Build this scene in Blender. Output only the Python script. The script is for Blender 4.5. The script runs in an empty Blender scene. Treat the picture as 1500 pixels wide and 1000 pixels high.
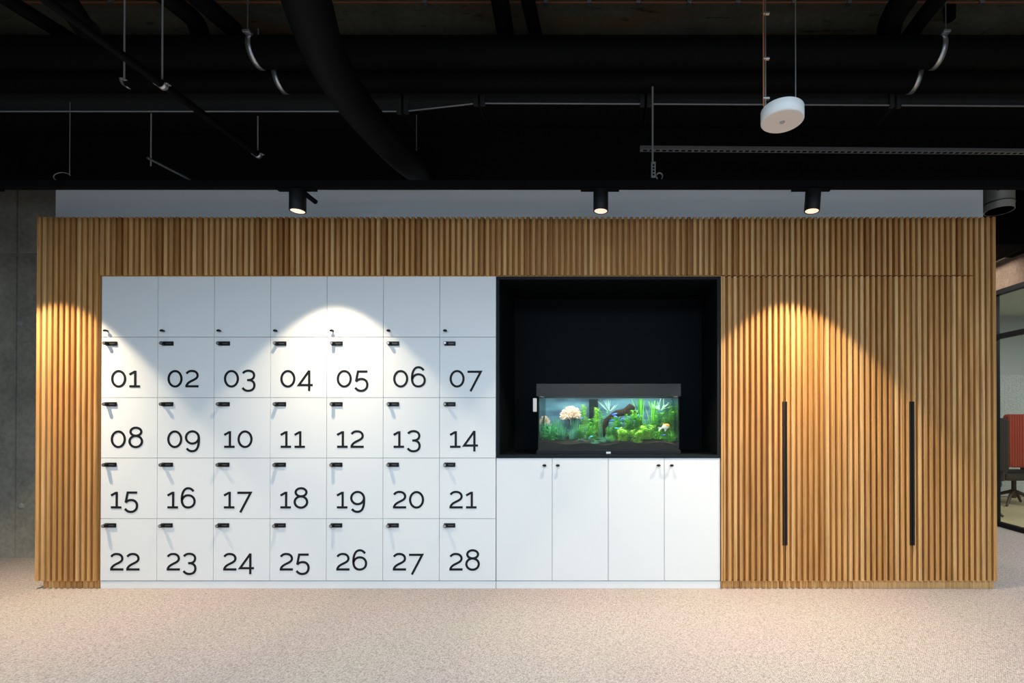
import bpy, bmesh, math, random
from mathutils import Vector, Matrix

random.seed(7)
SC = bpy.context.scene
COL = SC.collection

# ------------------------------------------------------------------ camera, world, daylight, exposure
F, CX, TH = 700.0, 890.0, 0.0056
CY = 610.0 - F * math.tan(TH)
CAMY = -3.39


def ray(px, py):
    x, y = (px - CX) / F, (CY - py) / F
    return Vector((x, math.cos(TH) - y * math.sin(TH), math.sin(TH) + y * math.cos(TH)))


_d = ray(CX, 862)
EYE = -(0 - CAMY) / _d.y * _d.z


def P(px, py, y=0.0):
    d = ray(px, py)
    t = (y - CAMY) / d.y
    return Vector((d.x * t, y, EYE + d.z * t))


def X(px, y=0.0):
    return P(px, 610, y).x


def Z(py, y=0.0):
    return P(CX, py, y).z


cam_data = bpy.data.cameras.new('camera')
cam = bpy.data.objects.new('camera', cam_data)
COL.objects.link(cam)
cam.location = (0, CAMY, EYE)
cam.rotation_euler = (math.pi / 2 + TH, 0, 0)
cam_data.sensor_width = 36
cam_data.lens = 36 * F / 1500
cam_data.shift_x = -(CX - 750) / 1500
cam_data.shift_y = (CY - 500) / 1500
cam_data.clip_start = 0.02
SC.camera = cam

world = bpy.data.worlds.new('world')
SC.world = world
world.use_nodes = True
world.node_tree.nodes['Background'].inputs[0].default_value = (0.62, 0.75, 0.9, 1)
world.node_tree.nodes['Background'].inputs[1].default_value = 0.02

SC.view_settings.view_transform = 'Standard'
SC.view_settings.look = 'None'
SC.view_settings.gamma = 1
SC.view_settings.use_curve_mapping = False
SC.view_settings.exposure = 0.0


def area_light(name, loc, rot, sx, sy, power, color, spread=180):
    d = bpy.data.lights.new(name, 'AREA')
    d.shape = 'RECTANGLE'
    d.size, d.size_y = sx, sy
    d.energy, d.color = power, color
    d.spread = math.radians(spread)
    o = bpy.data.objects.new(name, d)
    COL.objects.link(o)
    o.location, o.rotation_euler = loc, rot
    return o


# daylight through the window front of the hall, behind the camera
area_light('daylight', (2.2, -9.0, 1.15), (math.pi / 2, 0, 0), 11, 2.0, 75, (0.68, 0.86, 1.0), 150)
# unseen fill light added behind and above the camera for wall and floor
area_light('hall_fill', (0.0, -3.9, 2.88), (0, 0, 0), 8.2, 2.6, 450, (0.66, 0.85, 1.0))
area_light('passage_fill', (3.75, -0.1, 2.8), (0, 0, 0), 0.8, 1.6, 19, (1.0, 0.93, 0.86), 110)  # added fill, lifts the dark floor beside the wardrobes
area_light('corridor_fill', (3.0, 2.3, 3.3), (0, -0.75, 0), 0.6, 1.6, 34, (1.0, 0.92, 0.84))  # added unseen fill, tilted to brighten the concrete over the glass

SPOT_POWER = 40.0
SPOT_COLOR = (1.0, 0.81, 0.55)

# ------------------------------------------------------------------ materials


def mat(name, color, rough=0.6, metal=0.0, spec=0.5, emit=None, emit_strength=1.0):
    m = bpy.data.materials.new(name)
    m.use_nodes = True
    b = m.node_tree.nodes['Principled BSDF']
    b.inputs['Base Color'].default_value = (*color, 1)
    b.inputs['Roughness'].default_value = rough
    b.inputs['Metallic'].default_value = metal
    b.inputs['Specular IOR Level'].default_value = spec
    if emit:
        b.inputs['Emission Color'].default_value = (*emit, 1)
        b.inputs['Emission Strength'].default_value = emit_strength
    return m


class NT:
    def __init__(s, m):
        s.m, s.t = m, m.node_tree
        s.b = s.t.nodes['Principled BSDF']

    def n(s, kind, **kw):
        nd = s.t.nodes.new(kind)
        for k, v in kw.items():
            if k.startswith('i_'):
                nd.inputs[k[2:].replace('_', ' ')].default_value = v
            else:
                setattr(nd, k, v)
        return nd

    def l(s, a, b):
        s.t.links.new(a, b)

    def ramp(s, fac, stops):
        r = s.n('ShaderNodeValToRGB')
        e = r.color_ramp.elements
        while len(e) < len(stops):
            e.new(0.5)
        for q, (p, c) in zip(e, stops):
            q.position, q.color = p, (*c, 1)
        s.l(fac, r.inputs[0])
        return r.outputs[0]

    def coords(s, scale=(1, 1, 1), rot=(0, 0, 0)):
        tc = s.n('ShaderNodeNewGeometry')
        mp = s.n('ShaderNodeMapping')
        mp.inputs['Scale'].default_value = scale
        mp.inputs['Rotation'].default_value = rot
        s.l(tc.outputs['Position'], mp.inputs[0])
        return mp.outputs[0]

    def noise(s, vec, scale, detail=4, rough=0.55, dist=0.0):
        nd = s.n('ShaderNodeTexNoise')
        nd.inputs['Scale'].default_value = scale
        nd.inputs['Detail'].default_value = detail
        nd.inputs['Roughness'].default_value = rough
        nd.inputs['Distortion'].default_value = dist
        s.l(vec, nd.inputs['Vector'])
        return nd.outputs['Fac']

    def mix(s, kind, fac, a, b):
        nd = s.n('ShaderNodeMix', data_type='RGBA', blend_type=kind)
        if isinstance(fac, float):
            nd.inputs[0].default_value = fac
        else:
            s.l(fac, nd.inputs[0])
        for i, v in ((6, a), (7, b)):
            if isinstance(v, tuple):
                nd.inputs[i].default_value = (*v, 1)
            else:
                s.l(v, nd.inputs[i])
        return nd.outputs[2]

    def bump(s, h, strength, distance):
        nd = s.n('ShaderNodeBump')
        nd.inputs['Strength'].default_value = strength
        nd.inputs['Distance'].default_value = distance
        s.l(h, nd.inputs['Height'])
        s.l(nd.outputs[0], s.b.inputs['Normal'])


def wood_mat(name, tint=1.0):
    m = mat(name, (0.4, 0.22, 0.08), 0.55, spec=0.3)
    t = NT(m)
    g = t.n('ShaderNodeNewGeometry')
    base = t.ramp(g.outputs['Random Per Island'], [(0.0, (0.33, 0.143, 0.038)), (0.25, (0.50, 0.250, 0.082)),
                                                    (0.55, (0.56, 0.300, 0.106)), (0.8, (0.62, 0.375, 0.160)), (1.0, (0.45, 0.215, 0.063))])
    # every slat gets its own stretch of grain
    off = t.n('ShaderNodeVectorMath', operation='MULTIPLY_ADD')
    cmb = t.n('ShaderNodeCombineXYZ')
    t.l(g.outputs['Random Per Island'], cmb.inputs[2])
    t.l(cmb.outputs[0], off.inputs[0])
    off.inputs[1].default_value = (0, 0, 37)
    t.l(g.outputs['Position'], off.inputs[2])
    mp = t.n('ShaderNodeMapping')
    mp.inputs['Scale'].default_value = (90, 90, 1.6)
    t.l(off.outputs[0], mp.inputs[0])
    n1 = t.noise(mp.outputs[0], 1.0, 5, 0.6, 0.4)
    grain = t.ramp(n1, [(0.30, (0.66, 0.62, 0.56)), (0.55, (1, 1, 1)), (0.75, (1.12, 1.10, 1.06))])
    mp2 = t.n('ShaderNodeMapping')
    mp2.inputs['Scale'].default_value = (20, 20, 2.2)
    t.l(off.outputs[0], mp2.inputs[0])
    n2 = t.noise(mp2.outputs[0], 1.0, 2)
    blot = t.ramp(n2, [(0.3, (0.86, 0.80, 0.74)), (0.6, (1.05, 1.05, 1.05))])
    c = t.mix('MULTIPLY', 1.0, base, grain)
    c = t.mix('MULTIPLY', 0.8, c, blot)
    t.l(c, t.b.inputs['Base Color'])
    t.bump(n1, 0.25, 0.001)
    return m


def carpet_mat():
    m = mat('carpet', (0.5, 0.4, 0.3), 0.95, spec=0.05)
    t = NT(m)
    v = t.coords((1, 1, 1), (0, 0, math.radians(38)))
    w = t.n('ShaderNodeTexWave', wave_type='BANDS', bands_direction='X')
    w.inputs['Scale'].default_value = 38
    w.inputs['Distortion'].default_value = 5.0
    w.inputs['Detail'].default_value = 3
    w.inputs['Detail Scale'].default_value = 3.0
    t.l(v, w.inputs['Vector'])
    vo = t.n('ShaderNodeTexVoronoi')
    vo.inputs['Scale'].default_value = 150
    t.l(v, vo.inputs['Vector'])
    loops = t.ramp(vo.outputs['Distance'], [(0.1, (1.1, 1.1, 1.1)), (0.8, (0.62, 0.62, 0.62))])
    ribs = t.ramp(w.outputs['Fac'], [(0.1, (0.86, 0.85, 0.83)), (0.7, (1.05, 1.05, 1.05))])
    big = t.noise(v, 1.4, 3)
    tone = t.ramp(big, [(0.35, (0.42, 0.375, 0.35)), (0.65, (0.44, 0.365, 0.36))])
    fib = t.ramp(t.noise(v, 60, 3), [(0.3, (0.85, 0.85, 0.85)), (0.7, (1.1, 1.1, 1.1))])
    c = t.mix('MULTIPLY', 1.0, tone, loops)
    c = t.mix('MULTIPLY', 1.0, c, ribs)
    c = t.mix('MULTIPLY', 1.0, c, fib)
    t.l(c, t.b.inputs['Base Color'])
    t.bump(vo.outputs['Distance'], 0.35, 0.004)
    return m


def concrete_mat(name, lo, hi, scale=1.5, stain=None, boards=0.0):
    m = mat(name, lo, 0.85, spec=0.2)
    t = NT(m)
    v = t.coords()
    n = t.noise(v, scale, 7, 0.65)
    c = t.ramp(n, [(0.3, lo), (0.7, hi)])
    fine = t.ramp(t.noise(v, scale * 14, 4), [(0.3, (0.8, 0.8, 0.8)), (0.7, (1.1, 1.1, 1.1))])
    c = t.mix('MULTIPLY', 1.0, c, fine)
    if stain:
        vs = t.coords((0.7, 3.0, 1.0))
        k = t.ramp(t.noise(vs, 1.3, 5, 0.6), [(0.5, (0, 0, 0)), (0.68, (0.8, 0.8, 0.8))])
        c = t.mix('MIX', k, c, stain)
        vd = t.coords((1.0, 4.0, 1.0))
        pit = t.ramp(t.noise(vd, 5.5, 4, 0.6), [(0.30, (0.25, 0.25, 0.25)), (0.38, (1, 1, 1))])
        c = t.mix('MULTIPLY', 0.8, c, pit)
    t.l(c, t.b.inputs['Base Color'])
    t.bump(n, 0.2, 0.02)
    return m


def glass_mat(name, tint=(1, 1, 1), gloss=0.06):
    m = bpy.data.materials.new(name)
    m.use_nodes = True
    t = m.node_tree
    for nd in list(t.nodes):
        t.nodes.remove(nd)
    out = t.nodes.new('ShaderNodeOutputMaterial')
    mix = t.nodes.new('ShaderNodeMixShader')
    tr = t.nodes.new('ShaderNodeBsdfTransparent')
    gl = t.nodes.new('ShaderNodeBsdfGlossy')
    tr.inputs[0].default_value = (*tint, 1)
    gl.inputs['Roughness'].default_value = 0.02
    mix.inputs[0].default_value = gloss
    t.links.new(tr.outputs[0], mix.inputs[1])
    t.links.new(gl.outputs[0], mix.inputs[2])
    t.links.new(mix.outputs[0], out.inputs[0])
    return m


def leaf_mat(name, a, b, trans=0.35):
    m = bpy.data.materials.new(name)
    m.use_nodes = True
    t = NT(m)
    g = t.n('ShaderNodeNewGeometry')
    c = t.ramp(g.outputs['Random Per Island'], [(0.0, a), (1.0, b)])
    t.l(c, t.b.inputs['Base Color'])
    t.b.inputs['Roughness'].default_value = 0.5
    t.b.inputs['Specular IOR Level'].default_value = 0.15
    tl = t.n('ShaderNodeBsdfTranslucent')
    t.l(c, tl.inputs[0])
    mx = t.n('ShaderNodeMixShader')
    mx.inputs[0].default_value = trans
    t.l(t.b.outputs[0], mx.inputs[1])
    t.l(tl.outputs[0], mx.inputs[2])
    out = [n for n in t.t.nodes if n.type == 'OUTPUT_MATERIAL'][0]
    t.l(mx.outputs[0], out.inputs[0])
    return m


M = {
    'wood': wood_mat('oak_slats'),
    'white': mat('white_laminate', (0.72, 0.73, 0.74), 0.45, spec=0.35),
    'white_panel': mat('white_board', (0.72, 0.73, 0.75), 0.7, spec=0.2),
    'carcass': mat('grey_carcass', (0.42, 0.43, 0.45), 0.7),
    'black': mat('black_lacquer', (0.006, 0.006, 0.007), 0.5, spec=0.25),
    'matt_black': mat('matt_black', (0.004, 0.004, 0.0045), 0.85, spec=0.06),
    'niche': mat('black_board', (0.0035, 0.005, 0.006), 0.65, spec=0.08),
    'niche_edge': mat('anthracite_edge', (0.009, 0.0125, 0.016), 0.6, spec=0.12),
    'ink': mat('black_vinyl', (0.010, 0.010, 0.012), 0.6, spec=0.2),
    'duct_black': mat('black_painted_duct', (0.0035, 0.0035, 0.0037), 0.6, spec=0.05),
    'duct_grey': mat('dark_sheet_metal', (0.034, 0.033, 0.031), 0.5, 0.0, spec=0.3),
    'zinc': mat('galvanised_steel', (0.55, 0.56, 0.58), 0.35, 0.9),
    'zinc_dark': mat('weathered_zinc', (0.22, 0.23, 0.24), 0.45, 0.8),
    'zinc_matt': mat('matt_zinc', (0.30, 0.31, 0.32), 0.6, 0.2),
    'white_plastic': mat('white_plastic', (0.75, 0.74, 0.73), 0.5),
    'grey_plastic': mat('grey_plastic', (0.4, 0.4, 0.4), 0.4),
    'cable': mat('orange_cable', (0.40, 0.13, 0.05), 0.6),
    'lens': mat('lamp_lens', (0.8, 0.8, 0.8), 0.4, emit=(1.0, 0.70, 0.50), emit_strength=0.95),
    'glass': glass_mat('clear_glass', (0.93, 0.96, 0.94), 0.05),
    'tank_glass': glass_mat('tank_glass', (0.97, 0.99, 0.98), 0.010),
    'side_glass': glass_mat('tank_side_glass', (0.97, 0.99, 0.98), 0.75),
    'water': glass_mat('water', (0.92, 0.98, 0.97), 0.003),
    'carpet': carpet_mat(),
    'wall_concrete': concrete_mat('wall_concrete', (0.20, 0.19, 0.165), (0.36, 0.335, 0.28), 2.0),
    'ceil_concrete': concrete_mat('stained_concrete', (0.09, 0.088, 0.066), (0.16, 0.145, 0.105), 2.2, stain=(0.14, 0.075, 0.03)),
    'brown_concrete': concrete_mat('raw_brown_concrete', (0.42, 0.29, 0.21), (0.58, 0.42, 0.31), 3.0),
}

# ------------------------------------------------------------------ mesh helpers


class MB:
    """collects shapes and links them as one mesh object"""

    def __init__(s):
        s.v, s.f, s.mi, s.sm = [], [], [], []

    def add(s, verts, faces, mi=0, smooth=False):
        o = len(s.v)
        s.v += [tuple(p) for p in verts]
        for f in faces:
            s.f.append([o + i for i in f])
            s.mi.append(mi)
            s.sm.append(smooth)
        return s

    def box(s, x0, x1, y0, y1, z0, z1, mi=0, c=0.0):
        if c <= 0:
            v = [(x, y, z) for z in (z0, z1) for y in (y0, y1) for x in (x0, x1)]
            return s.add(v, [(0, 2, 3, 1), (4, 5, 7, 6), (0, 1, 5, 4), (2, 6, 7, 3), (0, 4, 6, 2), (1, 3, 7, 5)], mi)
        bm = bmesh.new()
        bmesh.ops.create_cube(bm, size=1)
        for v in bm.verts:
            v.co = ((x0 + x1) / 2 + v.co.x * (x1 - x0), (y0 + y1) / 2 + v.co.y * (y1 - y0), (z0 + z1) / 2 + v.co.z * (z1 - z0))
        bmesh.ops.bevel(bm, geom=list(bm.edges), offset=c, segments=2, affect='EDGES', profile=0.6)
        return s.bm(bm, mi)

    def bm(s, bm, mi=0, smooth=False):
        bm.verts.ensure_lookup_table()
        bm.verts.index_update()
        s.add([v.co[:] for v in bm.verts], [[v.index for v in f.verts] for f in bm.faces], mi, smooth)
        bm.free()
        return s

    def prism(s, poly, axis, a, b, mi=0):
        """poly: 2-D points; extruded along axis ('x','y','z') from a to b"""
        def pt(p, t):
            return {'x': (t, p[0], p[1]), 'y': (p[0], t, p[1]), 'z': (p[0], p[1], t)}[axis]
        n = len(poly)
        v = [pt(p, a) for p in poly] + [pt(p, b) for p in poly]
        f = [tuple(range(n))[::-1], tuple(range(n, 2 * n))] + [(i, (i + 1) % n, n + (i + 1) % n, n + i) for i in range(n)]
        return s.add(v, f, mi)

    def tube(s, pts, r, seg=20, mi=0, caps=True):
        pts = [Vector(p) for p in pts]
        rr = r if isinstance(r, (list, tuple)) else [r] * len(pts)
        v, f = [], []
        up = Vector((0, 0, 1))
        d0 = (pts[1] - pts[0]).normalized()
        if abs(d0.dot(up)) > 0.9:
            up = Vector((0, 1, 0))
        u = d0.cross(up).normalized()
        for i, p in enumerate(pts):
            d = (pts[min(i + 1, len(pts) - 1)] - pts[max(i - 1, 0)]).normalized()
            u = (u - d * u.dot(d)).normalized()
            w = d.cross(u)
            for k in range(seg):
                a = 2 * math.pi * k / seg
                v.append(p + (u * math.cos(a) + w * math.sin(a)) * rr[i])
        for i in range(len(pts) - 1):
            for k in range(seg):
                a, b = i * seg + k, i * seg + (k + 1) % seg
                f.append((a, b, b + seg, a + seg))
        s.add(v, f, mi, True)
        if caps:
            n = len(pts)
            s.add(v[:seg], [tuple(range(seg))], mi)
            s.add(v[(n - 1) * seg:], [tuple(range(seg))[::-1]], mi)
        return s

    def lathe(s, prof, origin, axis=(0, 0, 1), seg=32, mi=0, smooth=True):
        """prof: (radius, height) along axis from origin"""
        w = Vector(axis).normalized()
        u = w.orthogonal().normalized()
        t = w.cross(u)
        o = Vector(origin)
        v, f = [], []
        for r, h in prof:
            for k in range(seg):
                a = 2 * math.pi * k / seg
                v.append(o + w * h + (u * math.cos(a) + t * math.sin(a)) * r)
        for i in range(len(prof) - 1):
            for k in range(seg):
                a, b = i * seg + k, i * seg + (k + 1) % seg
                f.append((a, b, b + seg, a + seg))
        s.add(v, f, mi, smooth)
        s.add(v[:seg], [tuple(range(seg))[::-1]], mi)
        s.add(v[-seg:], [tuple(range(seg))], mi)
        return s

    def build(s, name, mats, parent=None, merge=False):
        me = bpy.data.meshes.new(name)
        me.from_pydata(s.v, [], s.f)
        for m in (mats if isinstance(mats, (list, tuple)) else [mats]):
            me.materials.append(m)
        me.polygons.foreach_set('material_index', s.mi)
        me.polygons.foreach_set('use_smooth', s.sm)
        bm = bmesh.new()
        bm.from_mesh(me)
        if merge:
            bmesh.ops.remove_doubles(bm, verts=bm.verts, dist=1e-5)
        bmesh.ops.recalc_face_normals(bm, faces=bm.faces)
        bm.to_mesh(me)
        bm.free()
        me.update()
        o = bpy.data.objects.new(name, me)
        COL.objects.link(o)
        if parent is not None:
            o.parent = parent
            o.matrix_parent_inverse = Matrix.Translation(-Vector(parent_world(parent)))
        return o


def parent_world(o):
    p = Vector(o.location)
    while o.parent is not None:
        # children are built in world coordinates (their own location stays zero)
        o = o.parent
        p = Vector(o.location) if o.type == 'EMPTY' else p
    return p


def tag(o, label, cat, group=None, kind=None):
    o['label'], o['category'] = label, cat
    if group:
        o['group'] = group
    if kind:
        o['kind'] = kind
    return o


def thing(name, label, cat, loc, group=None, kind=None):
    o = bpy.data.objects.new(name, None)
    o.empty_display_size = 0.05
    COL.objects.link(o)
    o.location = loc
    return tag(o, label, cat, group, kind)


def sub(mb, name, mats, part):
    """a sub-part: child of a part whose own origin is the world origin of its thing"""
    o = mb.build(name, mats)
    o.parent = part
    o.matrix_parent_inverse = part_inverse(part)
    return o


def part_inverse(part):
    return Matrix.Identity(4)


def struct(o, label, cat):
    return tag(o, label, cat, None, 'structure')


# ------------------------------------------------------------------ the setting
CEIL = 3.9
XL, XR = X(55.3), X(1458)
WALL_Y = 0.74
GX = 4.33          # plane of the glass partition on the right

fl = MB().add([(-7, -7.5, 0), (9, -7.5, 0), (9, 7, 0), (-7, 7, 0)], [(0, 1, 2, 3)]).build('floor', M['carpet'])
struct(fl, 'beige loop pile carpet floor', 'floor')
ce = MB().box(-7, 9, -7.5, 7, CEIL, CEIL + 0.2).build('ceiling', M['ceil_concrete'])
struct(ce, 'dark stained board-marked concrete ceiling', 'ceiling')

# concrete wall behind the joinery, with panel joints and tie holes
wb = MB()
jx, jz = X(25, WALL_Y), Z(373, WALL_Y)
for (a, b) in ((-7, jx - 0.016), (jx + 0.016, 3.2)):
    for (c, d) in ((0, jz - 0.01), (jz + 0.01, CEIL)):
        wb.box(a, b, WALL_Y, WALL_Y + 0.18, c, d)
wb.box(-7, 3.2, WALL_Y + 0.012, WALL_Y + 0.2, 0, CEIL)
wo = wb.build('wall_back', M['wall_concrete'])
struct(wo, 'grey fair-faced concrete wall behind the locker wall', 'wall')
th = MB()
for px, py in ((29, 473), (31, 741)):
    p = P(px, py, WALL_Y)
    th.lathe([(0.026, 0), (0.024, 0.006), (0.012, 0.007)], p, (0, -1, 0), 20)
tp = th.build('tie_plug', mat('pale_plug', (0.26, 0.26, 0.25), 0.8), wo)

# black bulkhead above the joinery, from furniture to beyond the frame
bh = MB().box(-7, GX, 0.12, 0.16, Z(273.5, 0.16), CEIL).build('wall_bulkhead', M['matt_black'])
bh.name = 'wall_upper'
struct(bh, 'black painted bulkhead above the white panel', 'wall')

# right: concrete downstand over the glass, glass partition, room behind
gz = Z(426, 5.34 + CAMY)
gy0, gy1 = 2.02, -3.0
wr = MB().box(GX, GX + 0.2, -5.5, gy0 + 0.15, gz, CEIL).build('wall_right', M['brown_concrete'])
struct(wr, 'raw brown concrete beam wall above the glass partition', 'wall')

gp = bpy.data.objects.new('window_1', None)
COL.objects.link(gp)
gp.location = (GX, gy0, 0)
struct(gp, 'black framed glass partition to the meeting room at right', 'glass partition')
MB().box(GX, GX + 0.06, gy1, gy0 + 0.06, gz - 0.055, gz, c=0.004).box(GX, GX + 0.06, gy1, gy0 + 0.06, 0, 0.05, c=0.004) \
    .box(GX, GX + 0.06, gy0 - 0.07, gy0 + 0.06, 0.05, gz - 0.055, c=0.004).build('window_frame', M['black'], gp)
tz = P(1480, 490, 0).z
dd = ray(1478, 489)
tt = GX / dd.x
tzz = EYE + dd.z * tt
MB().box(GX + 0.005, GX + 0.055, gy1, gy0 - 0.07, tzz - 0.028, tzz + 0.028, c=0.003).build('transom', M['black'], gp)
MB().box(GX + 0.025, GX + 0.033, gy1, gy0 - 0.07, 0.05, gz - 0.055).build('glass_pane', M['glass'], gp)

RY = 3.85          # far wall of the meeting room
mw = mat('meeting_wall', (0.42, 0.44, 0.45), 0.8)
w2 = MB().box(GX - 0.4, 9, RY, RY + 0.15, 0, CEIL).build('wall_meeting', mw)
w2.name = 'wall_far'
struct(w2, 'plain grey far wall of the meeting room', 'wall')
c2 = MB().box(GX + 0.2, 9, -3.0, RY, 2.75, 2.8).build('ceiling', mat('meeting_ceiling', (0.55, 0.60, 0.55), 0.8))
struct(c2, 'pale ceiling of the meeting room behind the glass', 'ceiling')
f2 = MB().add([(GX + 0.06, -3, 0.006), (9, -3, 0.006), (9, RY, 0.006), (GX + 0.06, RY, 0.006)], [(0, 1, 2, 3)]).build('floor', mat('sand_floor', (0.42, 0.33, 0.20), 0.7))
struct(f2, 'sand coloured floor of the meeting room', 'floor')
w3 = MB().box(9, 9.2, -3, RY, 0, CEIL).build('wall_east', mw)
struct(w3, 'grey side wall of the meeting room', 'wall')
# felt panel with fine vertical ribs on the far wall
ap = thing('acoustic_panel', 'speckled light grey felt panel on the far meeting room wall', 'wall panel', (6.5, RY, 0.2))
felt = mat('felt', (0.5, 0.52, 0.53), 0.95)
tf = NT(felt)
tf.l(tf.ramp(tf.noise(tf.coords(), 90, 3), [(0.35, (0.34, 0.36, 0.37)), (0.65, (0.62, 0.63, 0.64))]), tf.b.inputs['Base Color'])
q = MB()
pz0, pz1 = Z(726, RY), Z(549, RY)
xx = GX + 0.4
while xx < 8.4:
    q.box(xx, xx + 0.0585, RY - 0.03, RY - 0.002, pz0, pz1)
    xx += 0.060
q.build('felt_board', felt, ap)
area_light('meeting_room_lamp', (6.3, 1.0, 2.7), (0, 0, 0), 2.5, 2.0, 95, (0.95, 1.0, 0.93))

# ------------------------------------------------------------------ slatted joinery
YF, YB = -0.014, 0.021
N_SLAT = 167
SLAT_W = 0.0228
PITCH = (XR - XL - SLAT_W) / (N_SLAT - 1)
Z_TOP, Z_SEAM, Z_SLAT0 = Z(317.5, YF), Z(403.5, YF), Z(851, YF)
DEPTH = 0.60
SLATS = [XL + i * PITCH for i in range(N_SLAT)]


def slat_mesh(mb, x, z0, z1):
    w, c = SLAT_W, 0.0035
    mb.prism([(x, YB), (x, YF + c), (x + c, YF), (x + w - c, YF), (x + w, YF + c), (x + w, YB)], 'z', z0, z1)


def slats_between(xa, xb):
    return [x for x in SLATS if xa - 0.004 <= x + SLAT_W / 2 < xb - 0.004]


def slat_board(xa, xb, z0, z1, groove=True):
    mb = MB()
    for x in slats_between(xa, xb):
        slat_mesh(mb, x, z0, z1)
    mb.box(xa + 0.0012, xb - 0.0012, YB, YB + 0.012, z0, z1)
    return mb


x_lock0, x_lock1 = X(148), X(726.5)
x_n0, x_n1 = X(727), X(1055)
x_d = [X(1066.3), X(1149.4), X(1231.8), X(1249.6), X(1335), X(1423.5)]
x_w0 = X(1055.6)


def snap(x):
    """joints sit in the groove between two slats"""
    i = round((x - XL + (PITCH - SLAT_W) / 2) / PITCH)
    return XL + i * PITCH - (PITCH - SLAT_W) / 2


x_d = [snap(v) for v in x_d]

# left end panel
t = thing('slatted_panel', 'tall oak slat panel at the left end, beside locker 01', 'wall cladding', (XL, 0, 0), 'oak slat cladding')
slat_board(XL, x_lock0 - 0.003, Z_SLAT0, Z_TOP).build('slats', M['wood'], t)
MB().box(XL + 0.004, x_lock0 - 0.004, YB + 0.0125, DEPTH, 0.055, Z_TOP - 0.005).build('carcass', M['carcass'], t)
pl = MB()
for x in slats_between(XL + 0.03, x_lock0 - 0.003):
    pl.prism([(x - 0.004, 0.02), (x - 0.004, 0.012), (x, 0.006), (x + SLAT_W - 0.004, 0.006), (x + SLAT_W, 0.012), (x + SLAT_W, 0.02)], 'z', 0.0, Z_SLAT0 - 0.001)
pl.box(XL + 0.036, x_lock0 - 0.004, 0.018, DEPTH - 0.05, 0, 0.052)
pl.build('plinth', M['wood'], t)

# fascia over lockers, niche and wardrobes
t = thing('slatted_panel', 'long horizontal oak slat fascia running above lockers, niche and wardrobe doors', 'wall cladding', (x_lock0, 0, Z_SEAM), 'oak slat cladding')
fa = slat_board(x_lock0 - 0.003, x_d[5], Z_SEAM + 0.004, Z_TOP)
fa.build('slats', M['wood'], t)
MB().box(x_lock0, x_d[5], YB + 0.0125, DEPTH, Z_SEAM + 0.01, Z_TOP - 0.005).build('carcass', M['carcass'], t)
# edge board under the fascia, front edge visible above the lockers
MB().box(x_lock0 - 0.002, x_w0 - 0.003, 0.001, 0.03, Z_SEAM - 0.002, Z_SEAM + 0.0035).build('edge_strip', M['wood'], t)

# right end panel
t = thing('slatted_panel', 'narrow full height oak slat panel at the right end of the wall', 'wall cladding', (x_d[5], 0, 0), 'oak slat cladding')
slat_board(x_d[5], XR + 0.001, Z_SLAT0, Z_TOP).build('slats', M['wood'], t)
MB().box(x_d[5] + 0.003, XR - 0.003, YB + 0.0125, DEPTH, 0.055, Z_TOP - 0.005).build('carcass', M['carcass'], t)

# filler strips beside the wardrobe doors
for (a, b, lab) in ((x_w0, x_d[0], 'thin oak filler strip between the aquarium niche and the first wardrobe'),
                    (x_d[2], x_d[3], 'narrow oak slat filler strip between the two wardrobes')):
    t = thing('filler_strip', lab, 'wall cladding', (a, 0, 0))
    slat_board(a, b, Z_SLAT0, Z_SEAM - 0.004).build('slats', M['wood'], t)
    if a == x_w0:
        MB().box(a + 0.001, a + 0.016, YF, YB, Z_SLAT0, Z_SEAM - 0.004).build('edge_slat', M['wood'], t)

# plinth under the wardrobes
pb = MB()
pb.box(x_w0, XR - 0.012, 0.014, DEPTH - 0.05, 0, 0.052)
for x in slats_between(x_w0, x_d[3]):
    pb.prism([(x, 0.016), (x, 0.010), (x + 0.004, 0.006), (x + SLAT_W - 0.004, 0.006), (x + SLAT_W, 0.010), (x + SLAT_W, 0.016)], 'z', 0.0, Z_SLAT0 - 0.001)
pb.box(x_d[3], XR - 0.012, 0.006, 0.0145, 0, Z_SLAT0 - 0.001)
tag(pb.build('plinth', M['wood']), 'low oak plinth under the wardrobe doors', 'plinth')

# two double-door wardrobes
hz0, hz1 = Z(798, YF), Z(588, YF)
for k, (a, m_, b, lab) in enumerate(((x_d[0], x_d[1], x_d[2], 'oak slat wardrobe next to the aquarium, warm light cone across its doors'),
                                     (x_d[3], x_d[4], x_d[5], 'oak slat wardrobe at the far right, mostly outside the light cone'))):
    t = thing('wardrobe', lab, 'wardrobe', (a, 0, 0.055), 'slatted wardrobes')
    MB().box(a + 0.002, b - 0.002, YB + 0.013, DEPTH, 0.055, Z_SEAM - 0.005).build('body', M['carcass'], t)
    for (xa, xb, side) in ((a, m_, 'L'), (m_, b, 'R')):
        sb_ = slat_board(xa, xb, Z_SLAT0, Z_SEAM - 0.004)
        if side == 'L':
            sb_.box(xb - 0.0060, xb - 0.0014, YF + 0.001, YB, Z_SLAT0, Z_SEAM - 0.004)
        d = sb_.build('door', M['wood'], t)
        h = MB()
        if side == 'L':
            h.box(xb - 0.0165, xb - 0.0065, YF - 0.010, YB - 0.001, hz0, hz1, c=0.001)
        else:
            h.box(xa + 0.001, xa + 0.0165, YF - 0.006, YB - 0.001, hz0, hz1, c=0.001)
        sub(h, 'handle', M['black'], d)

# white board behind and above the fascia
tag(MB().box(XL + 0.002, XR - 0.002, 0.10, 0.118, Z_TOP - 0.003, Z(268, 0.1)).build('upper_panel', M['white_panel']),
    'long white panel set back above the oak slat fascia', 'panel')

# ------------------------------------------------------------------ lockers
DIG = {}


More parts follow.
